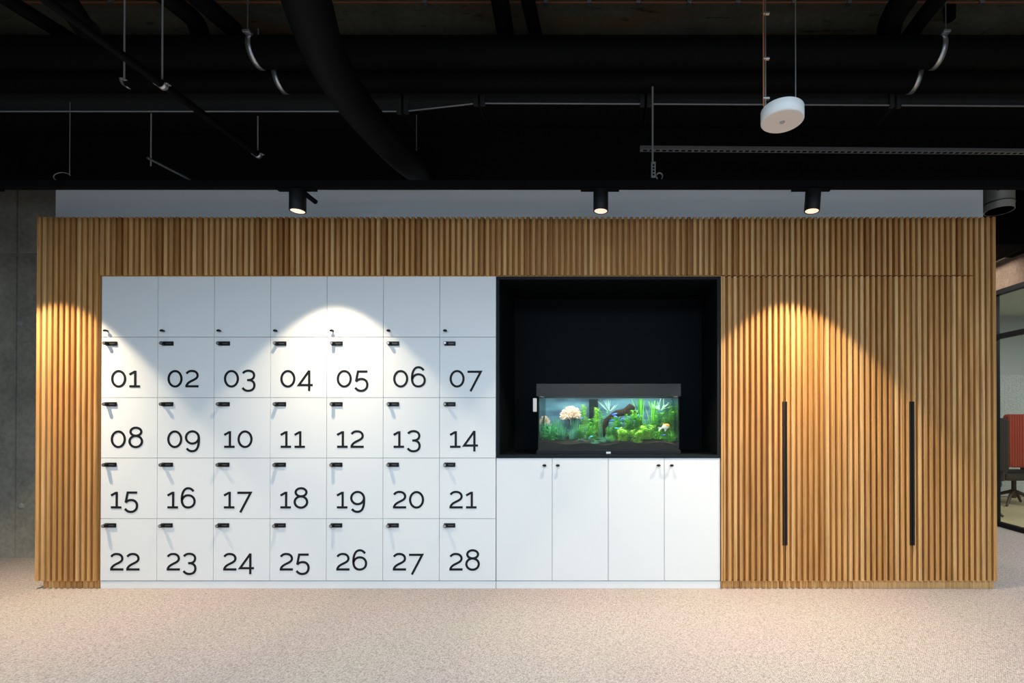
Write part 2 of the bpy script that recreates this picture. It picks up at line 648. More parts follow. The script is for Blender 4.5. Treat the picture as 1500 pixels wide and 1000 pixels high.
def arc(cx, cy, rx, ry, a0, a1, n=20):
    return [(cx + rx * math.cos(math.radians(a0 + (a1 - a0) * i / n)), cy + ry * math.sin(math.radians(a0 + (a1 - a0) * i / n))) for i in range(n + 1)]


def bez(p0, p1, p2, p3, n=10):
    out = []
    for i in range(n + 1):
        t = i / n
        u = 1 - t
        out.append(tuple(u ** 3 * a + 3 * u * u * t * b + 3 * u * t * t * c + t ** 3 * d for a, b, c, d in zip(p0, p1, p2, p3)))
    return out


# strokes in photo-pixel units above the baseline; (width, [polylines])
DIG['0'] = (22.2, [arc(11.1, 12.6, 9.4, 11.3, 90, 450, 40)])
DIG['1'] = (16.4, [[(1.0, 18.9), (8.2, 22.9)], [(9.3, 0.3), (9.3, 24.4)], [(1.0, 1.6), (16.3, 1.6)]])
DIG['2'] = (19.7, [bez((1.7, 20.2), (4.2, 23.4), (7.0, 24.3), (9.9, 24.1), 8) + bez((9.9, 24.1), (15.0, 24.1), (18.0, 21.2), (18.0, 17.3), 8)[1:]
                   + bez((18.0, 17.3), (18.0, 10.0), (3.0, 10.5), (1.7, 1.6), 12)[1:], [(0.3, 1.6), (19.6, 1.6)]])
DIG['3'] = (20.5, [bez((1.8, 20.7), (3.8, 23.3), (6.4, 24.4), (9.6, 24.4), 8) + bez((9.6, 24.4), (15.0, 24.4), (18.2, 21.6), (18.2, 17.6), 8)[1:]
                   + bez((18.2, 17.6), (18.2, 13.6), (15.2, 11.0), (10.5, 10.8), 8)[1:] + [(8.0, 10.6)],
                   bez((10.5, 10.7), (15.5, 10.5), (18.7, 7.6), (18.7, 3.0), 8) + bez((18.7, 3.0), (18.7, -2.0), (15.2, -5.0), (9.6, -5.0), 8)[1:]
                   + bez((9.6, -5.0), (6.0, -5.0), (3.3, -3.4), (1.3, -0.6), 8)[1:]])
DIG['4'] = (21.6, [[(16.3, 24.4), (1.3, 3.4), (21.5, 3.4)], [(16.3, 24.9), (16.3, -5.3)]])
DIG['5'] = (20.4, [[(18.9, 23.2), (5.0, 23.2), (2.2, 8.6)],
                   bez((2.2, 8.6), (4.5, 11.3), (7.4, 12.4), (10.3, 12.3), 8) + bez((10.3, 12.3), (15.6, 12.3), (18.8, 8.8), (18.8, 4.0), 8)[1:]
                   + bez((18.8, 4.0), (18.8, -1.4), (15.2, -5.0), (9.6, -5.0), 8)[1:] + bez((9.6, -5.0), (6.2, -5.0), (3.4, -3.4), (1.2, -0.4), 8)[1:]])
DIG['6'] = (21.8, [bez((18.6, 25.0), (16.4, 28.2), (13.6, 29.5), (10.8, 29.5), 8) + bez((10.8, 29.5), (4.6, 29.5), (1.6, 22.4), (1.6, 13.4), 10)[1:]
                   + bez((1.6, 13.4), (1.6, 5.4), (5.0, 1.4), (10.8, 1.4), 10)[1:] + bez((10.8, 1.4), (16.4, 1.4), (20.2, 5.0), (20.2, 10.3), 8)[1:]
                   + bez((20.2, 10.3), (20.2, 15.6), (16.4, 19.2), (10.9, 19.2), 8)[1:] + bez((10.9, 19.2), (6.6, 19.2), (3.0, 16.6), (1.8, 12.0), 8)[1:]])
DIG['7'] = (21.0, [[(0.3, 22.9), (19.6, 22.9), (4.6, -5.8)]])
DIG['8'] = (21.3, [arc(10.7, 23.6, 7.9, 5.9, -90, 270, 30), arc(10.6, 9.4, 9.1, 8.2, 90, 450, 34)])
DIG['9'] = (22.0, [arc(10.8, 15.2, 9.3, 8.9, 0, 360, 34),
                   bez((20.3, 16.5), (20.8, 5.0), (19.5, -4.9), (10.6, -4.9), 14) + bez((10.6, -4.9), (7.2, -4.9), (4.6, -3.4), (2.6, -0.8), 8)[1:]])
STROKE = 3.25
U = 1 / 206.5


def stroke_mesh(mb, pts, ox, oz, y0, y1):
    pts = [Vector((p[0], p[1])) for p in pts]
    closed = (pts[0] - pts[-1]).length < 1e-4
    if closed:
        pts = pts[:-1]
    n = len(pts)
    h = STROKE / 2
    L, R = [], []
    for i in range(n):
        a = pts[i - 1] if (i > 0 or closed) else None
        b = pts[(i + 1) % n] if (i < n - 1 or closed) else None
        d1 = (pts[i] - a).normalized() if a is not None else None
        d2 = (b - pts[i]).normalized() if b is not None else None
        d1, d2 = d1 or d2, d2 or d1
        n1, n2 = Vector((-d1.y, d1.x)), Vector((-d2.y, d2.x))
        m = (n1 + n2)
        m = m.normalized() if m.length > 1e-3 else n1
        k = h / max(0.42, m.dot(n1))
        L.append(pts[i] + m * k)
        R.append(pts[i] - m * k)
    v = []
    for y in (y0, y1):
        v += [(ox + p.x * U, y, oz + p.y * U) for p in L] + [(ox + p.x * U, y, oz + p.y * U) for p in R]
    f = []
    m = n if closed else n - 1
    for i in range(m):
        j = (i + 1) % n
        f += [(i, j, n + j, n + i), (2 * n + i, 3 * n + i, 3 * n + j, 2 * n + j), (i, 2 * n + i, 2 * n + j, j), (n + i, n + j, 3 * n + j, 3 * n + i)]
    if not closed:
        f += [(0, n, 3 * n, 2 * n), (n - 1, 3 * n - 1, 4 * n - 1, 2 * n - 1)]
    mb.add(v, f)


def number_mesh(text, ox, oz, y0):
    mb = MB()
    x = 0.0
    for ch in text:
        w, strokes = DIG[ch]
        for i, s in enumerate(strokes):
            stroke_mesh(mb, s, ox + x * U, oz, y0 - 0.0004 * i, y0 - 0.0012 - 0.0004 * i)
        x += w + 3.9
    return mb


col_x = [x_lock0 + (x_lock1 - x_lock0) * i / 7 for i in range(8)]
row_z = [Z(v) for v in (404.6, 493.5, 582.2, 670.7, 759.4, 850.3)]
GAP = 0.0016
GREY_RIM = M['zinc_dark']


def small_knob(mb, x, z):
    """flat oval cabinet knob on a short stem"""
    mb.lathe([(0.006, 0), (0.005, 0.016)], (x, 0.0, z), (0, -1, 0), 14)
    bm = bmesh.new()
    bmesh.ops.create_uvsphere(bm, u_segments=18, v_segments=10, radius=1)
    for v in bm.verts:
        v.co = (x + v.co.x * 0.0145, -0.019 + v.co.y * 0.0055, z + v.co.z * 0.0085 - 0.004 * (v.co.x * 0.5) ** 2)
    mb.bm(bm, 0, True)


def bar_lock(t, x, z):
    """black bar lock with a turn knob at its left end"""
    mb = MB()
    L, H = 0.080, 0.030
    mb.box(x, x + L, -0.0075, 0.0, z - H / 2, z + H / 2, c=0.003)
    mb.box(x + 0.030, x + L - 0.012, -0.0085, -0.007, z - 0.004, z + 0.004, mi=1)
    o = mb.build('lock', [M['black'], mat_lockstrip], t)
    kb = MB().lathe([(0.0125, 0.0), (0.0125, 0.020), (0.0110, 0.024)], (x + 0.014, -0.0068, z), (0, -1, 0), 20)
    kb.lathe([(0.0085, 0.0), (0.0080, 0.0015)], (x + 0.014, -0.0308, z), (0, -1, 0), 20, mi=1)
    sub(kb, 'turn_knob', [M['black'], M['zinc']], o)


mat_lockstrip = mat('lock_strip', (0.05, 0.05, 0.055), 0.35)

num = 0
for r in range(5):
    for c in range(7):
        x0, x1, z1, z0 = col_x[c], col_x[c + 1], row_z[r], row_z[r + 1]
        if r == 0:
            below = '%02d' % (c + 1)
            t = thing('locker', 'unnumbered white locker with a small black knob, directly above locker %s' % below, 'locker', (x0, 0, z0), 'unnumbered top lockers')
        else:
            num += 1
            txt = '%02d' % num
            t = thing('locker', 'white locker numbered %s in large black digits, black bar lock' % txt, 'locker', (x0, 0, z0), 'numbered white lockers')
        MB().box(x0 + 0.0005, x1 - 0.0005, 0.0045, 0.5, z0 + 0.0005, z1 - 0.0005).build('body', M['carcass'], t)
        d = MB().box(x0 + GAP, x1 - GAP, -0.0140 + 0.014, 0.0040, z0 + GAP, z1 - GAP, c=0.0008).build('door', M['white'], t)
        if r == 0:
            k = MB()
            small_knob(k, x0 + 8.2 * U + 0.004, z0 + 9.0 * U)
            sub(k, 'knob', M['black'], d)
        else:
            sub(number_mesh(txt, x0 + 14.6 * U, z0 + 15.0 * U, -0.0006), 'door_number', M['ink'], d)
            bar_lock(t, x0 + 7.0 * U, z1 - 9.6 * U)

tag(MB().box(x_lock0 + 0.0005, x_lock1 - 0.001, 0.003, 0.5, 0.0, row_z[5] - 0.003, c=0.001).build('plinth', M['white']),
    'low white plinth under the numbered lockers', 'plinth')

# ------------------------------------------------------------------ cabinets under the aquarium
z_cab = Z(670.6)
cx4 = [x_n0 + (x_n1 - x_n0) * v for v in (0, 0.25, 0.5, 0.75, 1.0)]
for k, (i, lab) in enumerate(((0, 'white double-door base cabinet below the aquarium, next to the lockers'),
                              (2, 'white double-door base cabinet below the aquarium, next to the oak wardrobe'))):
    t = thing('base_cabinet', lab, 'cabinet', (cx4[i], 0, 0.055), 'white base cabinets')
    MB().box(cx4[i] + 0.0005, cx4[i + 2] - 0.0005, 0.0045, 0.58, row_z[5] + 0.0005, z_cab - 0.001).build('body', M['carcass'], t)
    for j in (i, i + 1):
        d = MB().box(cx4[j] + GAP + 0.0005, cx4[j + 1] - GAP - 0.0005, 0.0, 0.0040, row_z[5] + GAP, z_cab - GAP, c=0.0008).build('door', M['white'], t)
        kx = X(798 if j == 0 else 817.5 if j == 1 else 964.3 if j == 2 else 983.5)
        kb = MB()
        small_knob(kb, kx, Z(681))
        sub(kb, 'knob', M['black'], d)
tag(MB().box(x_n0 + 0.0005, x_n1 - 0.0005, 0.003, 0.5, 0.0, row_z[5] - 0.003, c=0.001).build('plinth', M['white']),
    'low white plinth under the aquarium cabinets', 'plinth')

# ------------------------------------------------------------------ black niche
nz0, nz1 = z_cab + 0.0005, Z(404.3) - 0.003
e = 0.021
nd_ = 0.56
t = thing('display_niche', 'deep black open niche framed in anthracite, holding the aquarium', 'niche', (x_n0, 0, nz0))
MB().box(x_n0, x_n0 + e, -0.004, 0.02, nz0, nz1).box(x_n1 - e, x_n1, -0.004, 0.02, nz0, nz1) \
    .box(x_n0 + e, x_n1 - e, -0.004, 0.02, nz0, nz0 + e).box(x_n0 + e, x_n1 - e, -0.004, 0.02, nz1 - e, nz1).build('frame', M['niche_edge'], t)
MB().box(x_n0, x_n0 + e, 0.02, nd_, nz0, nz1).box(x_n1 - e, x_n1, 0.02, nd_, nz0, nz1) \
    .box(x_n0 + e, x_n1 - e, 0.02, nd_, nz1 - e, nz1).box(x_n0 + e, x_n1 - e, 0.02, nd_, nz0, nz0 + e).build('lining', M['niche'], t)
MB().box(x_n0 + e, x_n1 - e, nd_, nd_ + 0.01, nz0, nz1).build('back_panel', M['niche'], t)

# ------------------------------------------------------------------ aquarium
AY0, AY1 = 0.045, 0.455
ax0, ax1 = X(786, AY0), X(997, AY0)
az0 = nz0 + e + 0.0005
az_b = Z(659, AY0)
az_h = Z(580, AY0)
az_t = Z(562, AY0)
aq = thing('aquarium', 'planted aquarium with dark hood and base glowing in the black niche', 'aquarium', ((ax0 + ax1) / 2, AY0, az0))
tankblack = mat('tank_frame', (0.008, 0.010, 0.013), 0.5, spec=0.2)
MB().box(ax0, ax1, AY0 - 0.006, AY1 + 0.006, az0, az_b, c=0.003).build('base_frame', tankblack, aq)
# hood: a cap of four sides and a lid, open below
MB().box(ax0, ax1, AY0 - 0.008, AY0 + 0.008, az_h, az_t).box(ax0, ax1, AY1 - 0.008, AY1 + 0.008, az_h, az_t) \
    .box(ax0, ax0 + 0.016, AY0 + 0.008, AY1 - 0.008, az_h, az_t).box(ax1 - 0.016, ax1, AY0 + 0.008, AY1 - 0.008, az_h, az_t) \
    .box(ax0 + 0.016, ax1 - 0.016, AY0 + 0.008, AY1 - 0.008, az_t - 0.01, az_t).build('hood', mat('hood_grey', (0.022, 0.024, 0.027), 0.5, spec=0.2), aq)
gx0, gx1 = ax0 + 0.012, ax1 - 0.010
MB().box(gx0, gx1, AY0, AY0 + 0.006, az_b, az_h).build('front_glass', M['tank_glass'], aq)
MB().box(gx0, gx0 + 0.003, AY0 + 0.012, AY1 - 0.006, az_b, az_h).build('side_glass', M['side_glass'], aq)
MB().box(gx1 - 0.003, gx1, AY0 + 0.012, AY1 - 0.006, az_b, az_h).build('side_glass', M['side_glass'], aq)
for xs_ in (gx0, gx1 - 0.007):
    MB().box(xs_, xs_ + 0.007, AY0 + 0.0062, AY0 + 0.0118, az_b, az_h).build('corner_seal', M['matt_black'], aq)
backm = mat('window_reflection_blue', (0.10, 0.22, 0.36), 0.6)  # blue tones imitate the windows reflected in the front glass
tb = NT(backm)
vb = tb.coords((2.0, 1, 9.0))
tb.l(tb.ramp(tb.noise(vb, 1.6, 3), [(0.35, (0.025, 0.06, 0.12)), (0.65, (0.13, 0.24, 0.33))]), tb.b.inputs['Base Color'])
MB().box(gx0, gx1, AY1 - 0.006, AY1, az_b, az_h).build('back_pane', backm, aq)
wl = az_h - 0.006
MB().box(gx0 + 0.007, gx1 - 0.007, AY0 + 0.007, AY1 - 0.007, az_b + 0.001, wl).build('water', M['water'], aq)
bd = MB().box(X(888, AY0), X(894.5, AY0), AY0 - 0.0085, AY0 - 0.0065, Z(664.2, AY0), Z(661.2, AY0), c=0.0006)
bd.build('badge', mat('pale_badge', (0.62, 0.68, 0.72), 0.4), aq)
# light bar inside the hood
MB().box(ax0 + 0.06, ax1 - 0.06, 0.14, 0.20, az_h + 0.035, az_h + 0.055).build('light_bar', mat('light_bar', (0.9, 0.9, 0.9), 0.4, emit=(0.9, 0.98, 1.0), emit_strength=1.5), aq)
lamp = area_light('tank_light', (0, 0, 0), (0, 0, 0), ax1 - ax0 - 0.1, 0.24, 11.5, (0.88, 1.0, 0.93))
lamp.parent = aq
lamp.location = (0, 0.14, az_h + 0.03 - az0)

# substrate: sloping dark gravel
grav = mat('gravel', (0.06, 0.055, 0.045), 0.95, spec=0.03)
tg = NT(grav)
vg = tg.n('ShaderNodeTexVoronoi')
vg.inputs['Scale'].default_value = 170
tg.l(tg.coords(), vg.inputs['Vector'])
tg.l(tg.ramp(vg.outputs['Color'], [(0.2, (0.004, 0.003, 0.002)), (0.8, (0.022, 0.017, 0.012))]), tg.b.inputs['Base Color'])


def sub_h(x, y):
    u = (x - gx0) / (gx1 - gx0)
    v = (y - AY0) / (AY1 - AY0)
    return az_b + 0.045 + 0.055 * v + 0.014 * math.sin(u * 9.0 + 1) * (0.4 + v) + 0.008 * math.sin(u * 23 + v * 6)


g = MB()
nx, ny = 60, 20
vv, ff = [], []
for j in range(ny + 1):
    for i in range(nx + 1):
        x = gx0 + 0.009 + (gx1 - gx0 - 0.018) * i / nx
        y = AY0 + 0.009 + (AY1 - AY0 - 0.018) * j / ny
        vv.append((x, y, sub_h(x, y)))
for j in range(ny):
    for i in range(nx):
        a = j * (nx + 1) + i
        ff.append((a, a + 1, a + nx + 2, a + nx + 1))
g.add(vv, ff, 0, True)
edge = [i for i in range(nx + 1)]
low = [(vv[i][0], vv[i][1], az_b + 0.002) for i in edge]
g.add([vv[i] for i in edge] + low, [(i, i + 1, nx + 2 + i, nx + 1 + i) for i in range(nx)])
tag(g.build('gravel', grav), 'dark gravel bed on the aquarium floor', 'gravel', None, 'stuff')

# ---- plants
LEAF = {
    'green': leaf_mat('green_leaf', (0.015, 0.16, 0.010), (0.26, 0.66, 0.07)),
    'dark': leaf_mat('dark_leaf', (0.01, 0.13, 0.02), (0.05, 0.34, 0.05)),
    'lime': leaf_mat('lime_leaf', (0.10, 0.36, 0.02), (0.62, 0.90, 0.16)),
    'teal': leaf_mat('teal_leaf', (0.015, 0.13, 0.07), (0.22, 0.50, 0.33)),
    'pink': leaf_mat('pink_leaf', (0.72, 0.42, 0.34), (0.92, 0.74, 0.62)),
    'pale': leaf_mat('pale_leaf', (0.25, 0.40, 0.26), (0.50, 0.60, 0.48)),
}


def leaf(mb, base, d, n, length, width, curl=0.0):
    d, n = Vector(d).normalized(), Vector(n)
    s = d.cross(n)
    s = s.normalized() if s.length > 1e-4 else d.orthogonal().normalized()
    up = s.cross(d).normalized()
    v, f = [], []
    for k, (t, w) in enumerate(((0, 0.15), (0.3, 0.85), (0.6, 1.0), (0.85, 0.55), (1.0, 0.05))):
        p = Vector(base) + d * (length * t) - up * (curl * length * t * t)
        v += [p - s * (w * width / 2), p + up * (0.10 * width * w), p + s * (w * width / 2)]
        if k:
            o = 3 * (k - 1)
            f += [(o, o + 1, o + 4, o + 3), (o + 1, o + 2, o + 5, o + 4)]
    mb.add(v, f, 0, True)


def rdir(zlo=-0.1, zhi=0.9):
    a = random.uniform(0, 2 * math.pi)
    z = random.uniform(zlo, zhi)
    r = math.sqrt(max(0, 1 - z * z))
    return Vector((r * math.cos(a), r * math.sin(a), z))


def stem_bush(h, rad, n_stem, lw, ll, flip=1.0):
    mb = MB()
    for i in range(n_stem):
        a = random.uniform(0, 2 * math.pi)
        rr = rad * math.sqrt(random.random())
        top = Vector((rr * math.cos(a), rr * math.sin(a) * 0.8, h * random.uniform(0.55, 1.0)))
        bot = top * 0.75
        bot.z = -0.006
        mb.tube([bot, bot.lerp(top, 0.5) + Vector((0.003, 0, 0)), top], 0.0011, 5)
        m = max(3, int(h / (ll * 0.48)))
        for k in range(m):
            t_ = (k + 1.2) / (m + 0.2)
            p = bot.lerp(top, min(1, t_))
            for w in range(5):
                aa = w * math.pi * 0.4 + k * 0.8
                dz = random.uniform(-0.2, 0.35) + 0.5 * t_ * flip
                leaf(mb, p, (math.cos(aa), math.sin(aa), dz), (0, 0, 1), ll * random.uniform(0.7, 1.1), lw, 0.25)
    return mb


def blade_tuft(h, rad, n, w, lean=0.35):
    mb = MB()
    for i in range(n):
        a = random.uniform(0, 2 * math.pi)
        rr = rad * random.random()
        b = Vector((rr * math.cos(a), rr * math.sin(a), -0.006))
        L = h * random.uniform(0.6, 1.05)
        d = Vector((math.cos(a) * lean * random.random(), math.sin(a) * lean * random.random(), 1))
        leaf(mb, b, d, (math.cos(a), math.sin(a), 0.01), L, w, random.uniform(-0.3, 0.45))
    return mb


def broad_bush(h, rad, n, ll, lw):
    mb = MB()
    for i in range(n):
        d = rdir(0.05, 0.98)
        tip = Vector((d.x * rad, d.y * rad, max(0.1, d.z) * h)) * random.uniform(0.55, 1.0)
        b = tip * 0.2
        b.z = -0.005
        mb.tube([b, b.lerp(tip, 0.55) + Vector((0, 0, 0.01)), tip], 0.001, 4)
        leaf(mb, tip, (d.x, d.y, d.z * 0.4 + 0.1), (0, 0, 1), ll * random.uniform(0.7, 1.15), lw, 0.3)
    return mb


def pom_bush(rad, n):
    mb = MB()
    for i in range(n):
        d = rdir(-0.15, 1.0)
        mb.tube([Vector((0, 0, rad * 0.5)), Vector((0, 0, rad * 0.6)) + d * rad * 0.55, Vector((0, 0, rad * 0.6)) + d * rad * 0.8], 0.0010, 4)
        for k in range(5):
            e_ = (d + rdir(-1, 1) * 0.65).normalized()
            leaf(mb, Vector((0, 0, rad * 0.6)) + d * rad * random.uniform(0.55, 0.85), e_, rdir(-1, 1), rad * 0.30, rad * 0.085, 0.1)
    mb.tube([(0, 0, -0.01), (0, 0, rad * 0.5)], 0.002, 6)
    return mb


PROTO = {}


def plant(kind, make, color, px, y, size, label, cat='aquatic plant', rot=None, name='aquarium_plant', sz=None, lift=0.0):
    """first of a kind is built, later ones are copies"""
    key = (kind, color)
    x = X(px, y)
    if key not in PROTO:
        o = make().build(name, LEAF[color])
        PROTO[key] = o
    else:
        o = PROTO[key].copy()
        COL.objects.link(o)
    o.location = (x, y, sub_h(x, y) + lift)
    o.rotation_euler = (0, 0, random.uniform(0, 6.28) if rot is None else rot)
    o.scale = (size, size, size * (sz or 1.0))
    # leaves press against the panes and stay under the surface
    o.data = o.data.copy()
    mw_ = Matrix.LocRotScale(o.location, o.rotation_euler, o.scale)
    iv = mw_.inverted()
    for v in o.data.vertices:
        p = mw_ @ v.co
        p.x = min(max(p.x, gx0 + 0.009), gx1 - 0.009)
        p.y = min(max(p.y, AY0 + 0.009), AY1 - 0.009)
        p.z = min(p.z, wl - 0.002)
        v.co = iv @ p
    tag(o, label, cat, 'plants in the aquarium')
    return o


A = lambda v: AY0 + (AY1 - AY0) * v
plant('broad', lambda: broad_bush(0.11, 0.085, 90, 0.034, 0.015), 'dark', 806, A(0.28), 1.0, 'dense dark green bush at the lower left front of the aquarium')
plant('broad', None, 'dark', 822, A(0.42), 0.75, 'smaller dark green bush right of the dense front left bush')
plant('grass', lambda: blade_tuft(0.15, 0.05, 60, 0.0050), 'teal', 796, A(0.6), 1.0, 'blue green grass tuft at the left glass behind the dark bush')
plant('grass', None, 'teal', 818, A(0.66), 1.0, 'blue green grass tuft left of the pink bush foot')
plant('grass', None, 'teal', 838, A(0.66), 1.15, 'blue green grass tuft below the pink bush')
plant('pom', lambda: pom_bush(0.085, 150), 'pink', 836, A(0.72), 1.0, 'round pale pink coral-like bush in the upper left of the aquarium', lift=0.095)
plant('pom', None, 'pink', 795, A(0.78), 0.7, 'small pinkish tuft against the left aquarium glass', lift=0.06)
plant('stem', lambda: stem_bush(0.26, 0.030, 6, 0.008, 0.026), 'lime', 858, A(0.75), 1.0, 'tall pale lime stem plant right of the pink bush')
plant('stem', None, 'lime', 875, A(0.62), 0.92, 'tall lime stem plant in front of the dark reflection bar')
plant('stemg', lambda: stem_bush(0.20, 0.05, 9, 0.008, 0.026), 'green', 866, A(0.45), 0.85, 'mid green leafy stem clump left of the tank centre')
plant('stemg', None, 'green', 850, A(0.34), 0.55, 'low green sprigs on the gravel between dark bush and centre')
plant('stemg', None, 'green', 886, A(0.7), 1.0, 'green stem clump behind the driftwood at the tank centre')
plant('stemg', None, 'green', 905, A(0.55), 0.85, 'green stem clump just right of the driftwood arch')
plant('stemg', None, 'green', 922, A(0.5), 0.9, 'green leafy clump below the right end of the driftwood')
plant('lbush', lambda: stem_bush(0.12, 0.05, 12, 0.011, 0.030), 'lime', 912, A(0.15), 0.8, 'bright lime bush at the front centre of the aquarium')
plant('lbush', None, 'lime', 932, A(0.13), 0.85, 'bright lime bush at the front, second right of centre')
plant('lbush', None, 'lime', 948, A(0.26), 0.95, 'bright lime bush behind the front lime pair')
plant('lbush', None, 'lime', 862, A(0.22), 0.5, 'small lime sprig at the front left of centre')
plant('carpetp', lambda: broad_bush(0.075, 0.07, 90, 0.017, 0.011), 'green', 962, A(0.28), 1.0, 'low small-leaved green bush at the right front under the orange fish')
plant('carpetp', None, 'green', 983, A(0.34), 1.0, 'low small-leaved green bush in the lower right corner of the aquarium')
plant('vallis', lambda: blade_tuft(0.36, 0.022, 22, 0.0085, 0.10), 'green', 938, A(0.72), 0.95, 'tall ribbon grass rising to the hood right of centre')
plant('vallis', None, 'green', 956, A(0.66), 0.95, 'tall ribbon grass rising to the hood near the right third')
plant('rbush', lambda: stem_bush(0.24, 0.06, 12, 0.009, 0.028), 'green', 968, A(0.62), 0.95, 'tall leafy green bush above the orange fish')
plant('rbush', None, 'green', 988, A(0.6), 1.0, 'tall leafy green bush against the right aquarium glass')
plant('rteal', lambda: stem_bush(0.22, 0.05, 10, 0.010, 0.030), 'teal', 984, A(0.82), 1.25, 'tall blue green bush in the back right corner of the aquarium')
plant('fan', lambda: blade_tuft(0.13, 0.02, 18, 0.008, 2.2), 'pale', 968, A(0.5), 0.9, 'whitish arching leaves just under the hood at right', lift=0.225)
plant('fan2', lambda: blade_tuft(0.14, 0.02, 20, 0.0035, 2.4), 'pale', 893, A(0.6), 0.9, 'fine pale arching fronds under the hood at the centre', lift=0.215)
plant('moss', lambda: broad_bush(0.05, 0.07, 110, 0.018, 0.005), 'teal', 888, A(0.25), 1.0, 'low blue green moss mound on the gravel at the centre')
plant('moss', None, 'teal', 870, A(0.16), 0.7, 'small blue green moss tuft left of the centre mound')
plant('moss2', lambda: broad_bush(0.05, 0.06, 90, 0.020, 0.007), 'dark', 905, A(0.66), 1.1, 'dark green leaves growing over the driftwood arch', lift=0.12)

lab_ = 'small leafy sprig in the dense green thicket filling the right half of the aquarium'
for k in range(26):
    u_ = random.uniform(898, 990)
    kind_, col_ = random.choice((('stemg', 'green'), ('lbush', 'lime'), ('rbush', 'green'), ('stemg', 'green'), ('carpetp', 'green')))
    plant(kind_, None, col_, u_, A(random.uniform(0.42, 0.88)), random.uniform(0.55, 0.85), lab_)
lab_ = 'fine blue green grass tuft in the meadow at the left half of the aquarium'
for k in range(16):
    plant('grass', None, 'teal', random.uniform(792, 884), A(random.uniform(0.3, 0.85)), random.uniform(0.55, 0.85), lab_)
lab_ = 'small green sprig scattered over the gravel left of the aquarium centre'
for k in range(9):
    plant(*random.choice((('stemg', None, 'green'), ('moss', None, 'teal'), ('carpetp', None, 'green'))), random.uniform(846, 896), A(random.uniform(0.2, 0.6)), random.uniform(0.4, 0.6), lab_)
# hardscape
wood_dark = mat('bog_wood', (0.016, 0.009, 0.005), 0.9, spec=0.05)
y_ = A(0.62)
dw = MB().tube([P(882, 640, y_), P(888, 616, y_), P(902, 606, y_), P(918, 603, y_), P(930, 606, y_), P(938, 622, y_), P(941, 642, y_)],
               [0.020, 0.022, 0.026, 0.028, 0.026, 0.020, 0.018], 12)
dw.tube([P(916, 603, y_), P(924, 596, y_), P(930, 598, y_)], [0.026, 0.030, 0.012], 12)
tag(dw.build('driftwood', wood_dark), 'dark driftwood arch at the middle of the aquarium', 'driftwood')
lg = MB()
y_ = A(0.09)
lg.tube([P(847, 655, y_), P(868, 653, y_), P(900, 653.5, y_), P(935, 652, y_), P(944, 653, y_)], [0.010, 0.017, 0.016, 0.018, 0.008], 12)
tag(lg.build('log', wood_dark), 'dark log lying along the front glass at the centre', 'log')


def rock(name, px, py, y, rx, ry, rz, col, label):
    bm = bmesh.new()
    bmesh.ops.create_icosphere(bm, subdivisions=3, radius=1)
    c = P(px, py, y)
    for v in bm.verts:
        k = 1 + 0.16 * math.sin(v.co.x * 5 + 1) * math.cos(v.co.z * 4) + random.uniform(-0.05, 0.05)
        v.co = (c.x + v.co.x * rx * k, c.y + v.co.y * ry * k, c.z + v.co.z * rz * k)
    tag(MB().bm(bm, 0, True).build(name, mat('rock', col, 0.95, spec=0.05)), label, 'rock', 'rocks in the aquarium')


rock('rock', 858, 647, A(0.22), 0.075, 0.04, 0.022, (0.035, 0.038, 0.035), 'grey flat rock on the gravel left of the centre')
rock('rock', 803, 652, A(0.10), 0.05, 0.03, 0.014, (0.06, 0.045, 0.03), 'brown rock at the lower left corner of the tank')
rock('rock', 968, 651, A(0.10), 0.09, 0.03, 0.020, (0.07, 0.055, 0.035), 'wide brown rock along the front glass at the right')

# black upright bar added to imitate a column reflected in the tank glass
tag(MB().box(X(863, A(0.9)), X(876, A(0.9)), A(0.84), A(0.965), sub_h(0, A(0.85)) - 0.03, wl - 0.003, c=0.004).build('column_reflection', M['niche']),
    'black upright bar imitating a column reflection in the aquarium glass', 'imitated reflection')
# thermometer on the outside left
pt = P(784.5, 593, AY0 + 0.02)
tt_ = MB().box(ax0 - 0.026, ax0 - 0.001, AY0 - 0.002, AY0 + 0.026, Z(603, AY0), Z(583, AY0), c=0.004)
tag(tt_.build('magnet_cleaner', mat('pale_grey_plastic', (0.48, 0.48, 0.50), 0.5)), 'pale grey glass cleaner clipped on the left side of the aquarium', 'glass cleaner')

# fish
blue_fish = mat('blue_fish', (0.04, 0.14, 0.85), 0.3, emit=None)
cyan_fish = mat('cyan_fish', (0.04, 0.45, 0.95), 0.3)


def fish_mb(L, H, W, tail=0.3):
    bm = bmesh.new()
    bmesh.ops.create_uvsphere(bm, u_segments=16, v_segments=10, radius=1)
    for v in bm.verts:
        x = v.co.x
        k = 1 - 0.35 * max(0, -x)
        v.co = (x * L / 2, v.co.y * W / 2 * k, v.co.z * H / 2 * k)
    return MB().bm(bm, 0, True)


def small_fish(px, py, v, ang, m, label, s=1.0):
    L = 0.030 * s
    o = fish_mb(L, L * 0.30, L * 0.22).build('fish', m)
    tl = MB().add([(-L * 0.42, 0, 0), (-L * 0.75, 0, L * 0.17), (-L * 0.66, 0, 0), (-L * 0.75, 0, -L * 0.17), (-L * 0.5, 0.001, 0)],
                  [(0, 1, 2), (0, 2, 3)])
    sub(tl, 'tail_fin', m, o)
    o.location = P(px, py, A(v))
    o.rotation_euler = (0, math.radians(ang), 0)
    tag(o, label, 'fish', 'small blue fish in the aquarium')


